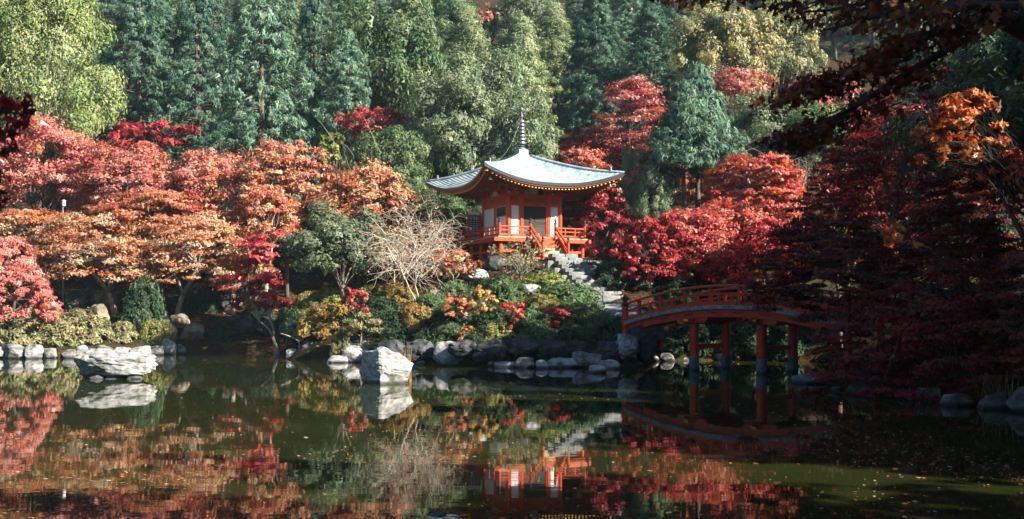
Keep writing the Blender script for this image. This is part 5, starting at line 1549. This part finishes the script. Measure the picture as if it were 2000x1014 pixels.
# ---- the maple limb hanging over the viewer
def near_maple():
    root = empty('overhanging_maple', (6.7, 9.0, float(hz(6.7, 9.0))))
    tag(root, 'black-limbed maple reaching in overhead with drooping rust-red sprays', 'maple tree')
    o = root.location
    def L(px, py, Y): return Vector((Xat(px, Y), Y, Zat(py, Y))) - o
    m = MB()
    m.tube([(0, 0, -0.5), (0.05, 0, 1.2), (-0.1, 0.05, 2.4), (-0.5, 0.2, 3.3), L(2060, 60, 9.4), L(1985, 20, 9.4), L(1930, -80, 9.4), L(1880, -300, 9.4)], [0.36, 0.32, 0.28, 0.26, 0.24, 0.22, 0.17, 0.08], 12)
    boughs = [([(2000, 45), (1935, 5), (1880, -25), (1780, -30), (1640, -20), (1480, -15), (1330, -10)], 0.11, 9.4),
              ([(1990, 30), (1900, 40), (1810, 70), (1700, 120), (1600, 165), (1500, 200)], 0.06, 9.0),
              ([(1960, 40), (1860, 90), (1760, 150), (1660, 215), (1580, 255), (1530, 275)], 0.05, 9.8),
              ([(1985, 15), (1880, 10), (1790, 25), (1700, 35), (1610, 60)], 0.05, 8.6),
              ([(1900, -20), (1800, -30), (1700, 5), (1620, 20), (1560, 25)], 0.04, 9.2)]
    for pts, r, Y in boughs:
        q = [L(a, b, Y) for a, b in pts]
        m.tube(q, [r * (1 - 0.85 * i / (len(q) - 1)) for i in range(len(q))], 7)
    rng = np.random.default_rng(21)
    C, spec = [], []
    def strew(pts, Y, n, rad, dz, t0=0.15):
        for _ in range(n):
            t = t0 + (1 - t0) * rng.random()
            s = t * (len(pts) - 1)
            i = min(int(s), len(pts) - 2)
            f = s - i
            a = pts[i][0] * (1 - f) + pts[i + 1][0] * f
            b = pts[i][1] * (1 - f) + pts[i + 1][1] * f
            C.append(tuple(L(a + rng.normal() * rad, b + dz * abs(rng.normal()) + rng.normal() * rad * 0.3, Y + rng.normal() * 0.35)))
    strew(boughs[0][0], 9.4, 22, 22, 10)
    strew(boughs[1][0], 9.0, 44, 20, 16, 0.2)
    strew(boughs[2][0], 9.8, 34, 18, 13, 0.3)
    strew(boughs[3][0], 8.6, 22, 20, 14, 0.1)
    strew(boughs[4][0], 9.2, 14, 22, 10)
    C = np.array(C)
    O = unit(np.stack([-np.ones(len(C)), rng.normal(size=len(C)) * 0.4, -0.4 * np.ones(len(C))], 1))
    for i in range(0, len(C)):
        c = Vector(C[i])
        m.tube([c + Vector((0.18, 0, 0.10)), c + Vector((0.06, 0, 0.05)), c + Vector((-0.12, 0, -0.04))], [0.008, 0.006, 0.003], 4, cap=False)
    V, T, q = leaves(rng, C, O, np.tile([[0.27, 0.22, 0.10]], (len(C), 1)), 32, 0.06, 0.058, RUST + [(0.22, 0.09, 0.03), (0.10, 0.05, 0.02)], up=0.5, rnd=0.8, tdir=(0.6, -0.8, 0.6), shape='maple')
    link('branches', m.mesh('branches', M['bark_dark'], True), root)
    link('leaves', np_mesh('leaves', V, q, M['leaf_red'], T), root)
near_maple()

def side_maple():
    root = empty('side_maple', (-4.9, 7.2, float(hz(-4.9, 7.2))))
    tag(root, 'blurred dark red leaves of a close maple at the frame edge', 'maple tree')
    o = root.location
    def L(px, py, Y): return Vector((Xat(px, Y), Y, Zat(py, Y))) - o
    m = MB()
    m.tube([(0, 0, -0.4), (0, 0, 1.6), (0.1, 0, 3.2)], [0.10, 0.08, 0.03], 8)
    m.tube([(0, 0, 1.9), L(-60, 260, 7.0), L(0, 215, 6.9), L(45, 225, 6.8)], [0.05, 0.03, 0.015, 0.005], 6)
    rng = np.random.default_rng(5)
    P = [(-40, 200), (-20, 240), (0, 200), (15, 215), (30, 205), (45, 225), (5, 260), (-5, 300), (15, 290), (-20, 330), (-5, 350), (50, 205), (-10, 180), (0, 390), (25, 245)]
    C = np.array([tuple(L(a, b, 6.9 + 0.2 * rng.normal())) for a, b in P])
    O = unit(np.tile([[1.0, 0, -0.6]], (len(C), 1)))
    V, T, q = leaves(rng, C, O, np.tile([[0.08, 0.1, 0.06]], (len(C), 1)), 14, 0.06, 0.06, MAROON + RUST[:1] + CRIMSON[:1], rnd=0.8, tdir=(0.6, -0.8, 0.6), shape='maple')
    link('branches', m.mesh('branches', M['bark_dark'], True), root)
    link('leaves', np_mesh('leaves', V, q, M['leaf_red'], T), root)
side_maple()

# ---- leaves afloat on the pond and fallen on the banks
def scatter():
    rng = np.random.default_rng(3)
    n = 9000
    py = 700 + 314 * rng.random(n) ** 1.0
    Y = F * EYE / (py - HOR)
    px = rng.random(n) * 2100 - 50
    X = (px - 1000) * Y / F
    cl = np.array([noise.noise(Vector((x * 0.22, y * 0.22, 1.0))) for x, y in zip(X, Y)])
    keep = (shore_dist(X, Y) < -0.3) & (rng.random(n) < 0.10 + 2.2 * np.maximum(0, cl - 0.05))
    X, Y = X[keep], Y[keep]
    n = len(X)
    a = rng.random(n) * 2 * PI
    s = 0.05 * np.exp(rng.normal(0, 0.4, n))
    ca, sa = np.cos(a), np.sin(a)
    V = np.empty((n, 4, 3))
    for i, (u, v) in enumerate(((-.5, 0), (0, -.35), (.5, 0), (0, .35))):
        V[:, i, 0] = X + s * (u * ca - v * sa)
        V[:, i, 1] = Y + s * (u * sa + v * ca)
        V[:, i, 2] = 0.006 + 0.012 * rng.random(n)
    pal = np.array(ORANGE + TAN + [(0.5, 0.42, 0.3)])
    T = pal[rng.integers(0, len(pal), n)]
    tag(link('floating_leaves', np_mesh('floating_leaves', V.reshape(-1, 3), 4, M['leaf_red'], np.repeat(T, 4, axis=0))), 'small fallen leaves floating on the pond', 'leaves', None, 'stuff')
    n = 15000
    X, Y = rng.uniform(-40, 14, n), rng.uniform(46, 76, n)
    d = shore_dist(X, Y)
    ok = d > 0.8
    X, Y = X[ok], Y[ok]
    Z = hz(X, Y) + 0.03 + 0.06 * rng.random(len(X))
    n = len(X)
    C = np.stack([X, Y, Z], 1)
    V, T, q = leaves(rng, C, np.tile([[0, 0, 1.0]], (n, 1)), np.full((n, 3), 0.05), 1, 0.15, 0.12, TAN + ORANGE, up=1.6, rnd=0.4)
    tag(link('fallen_leaves', np_mesh('fallen_leaves', V, q, M['leaf_red'], T)), 'fallen maple leaves carpeting the far bank', 'leaves', None, 'stuff')
scatter()
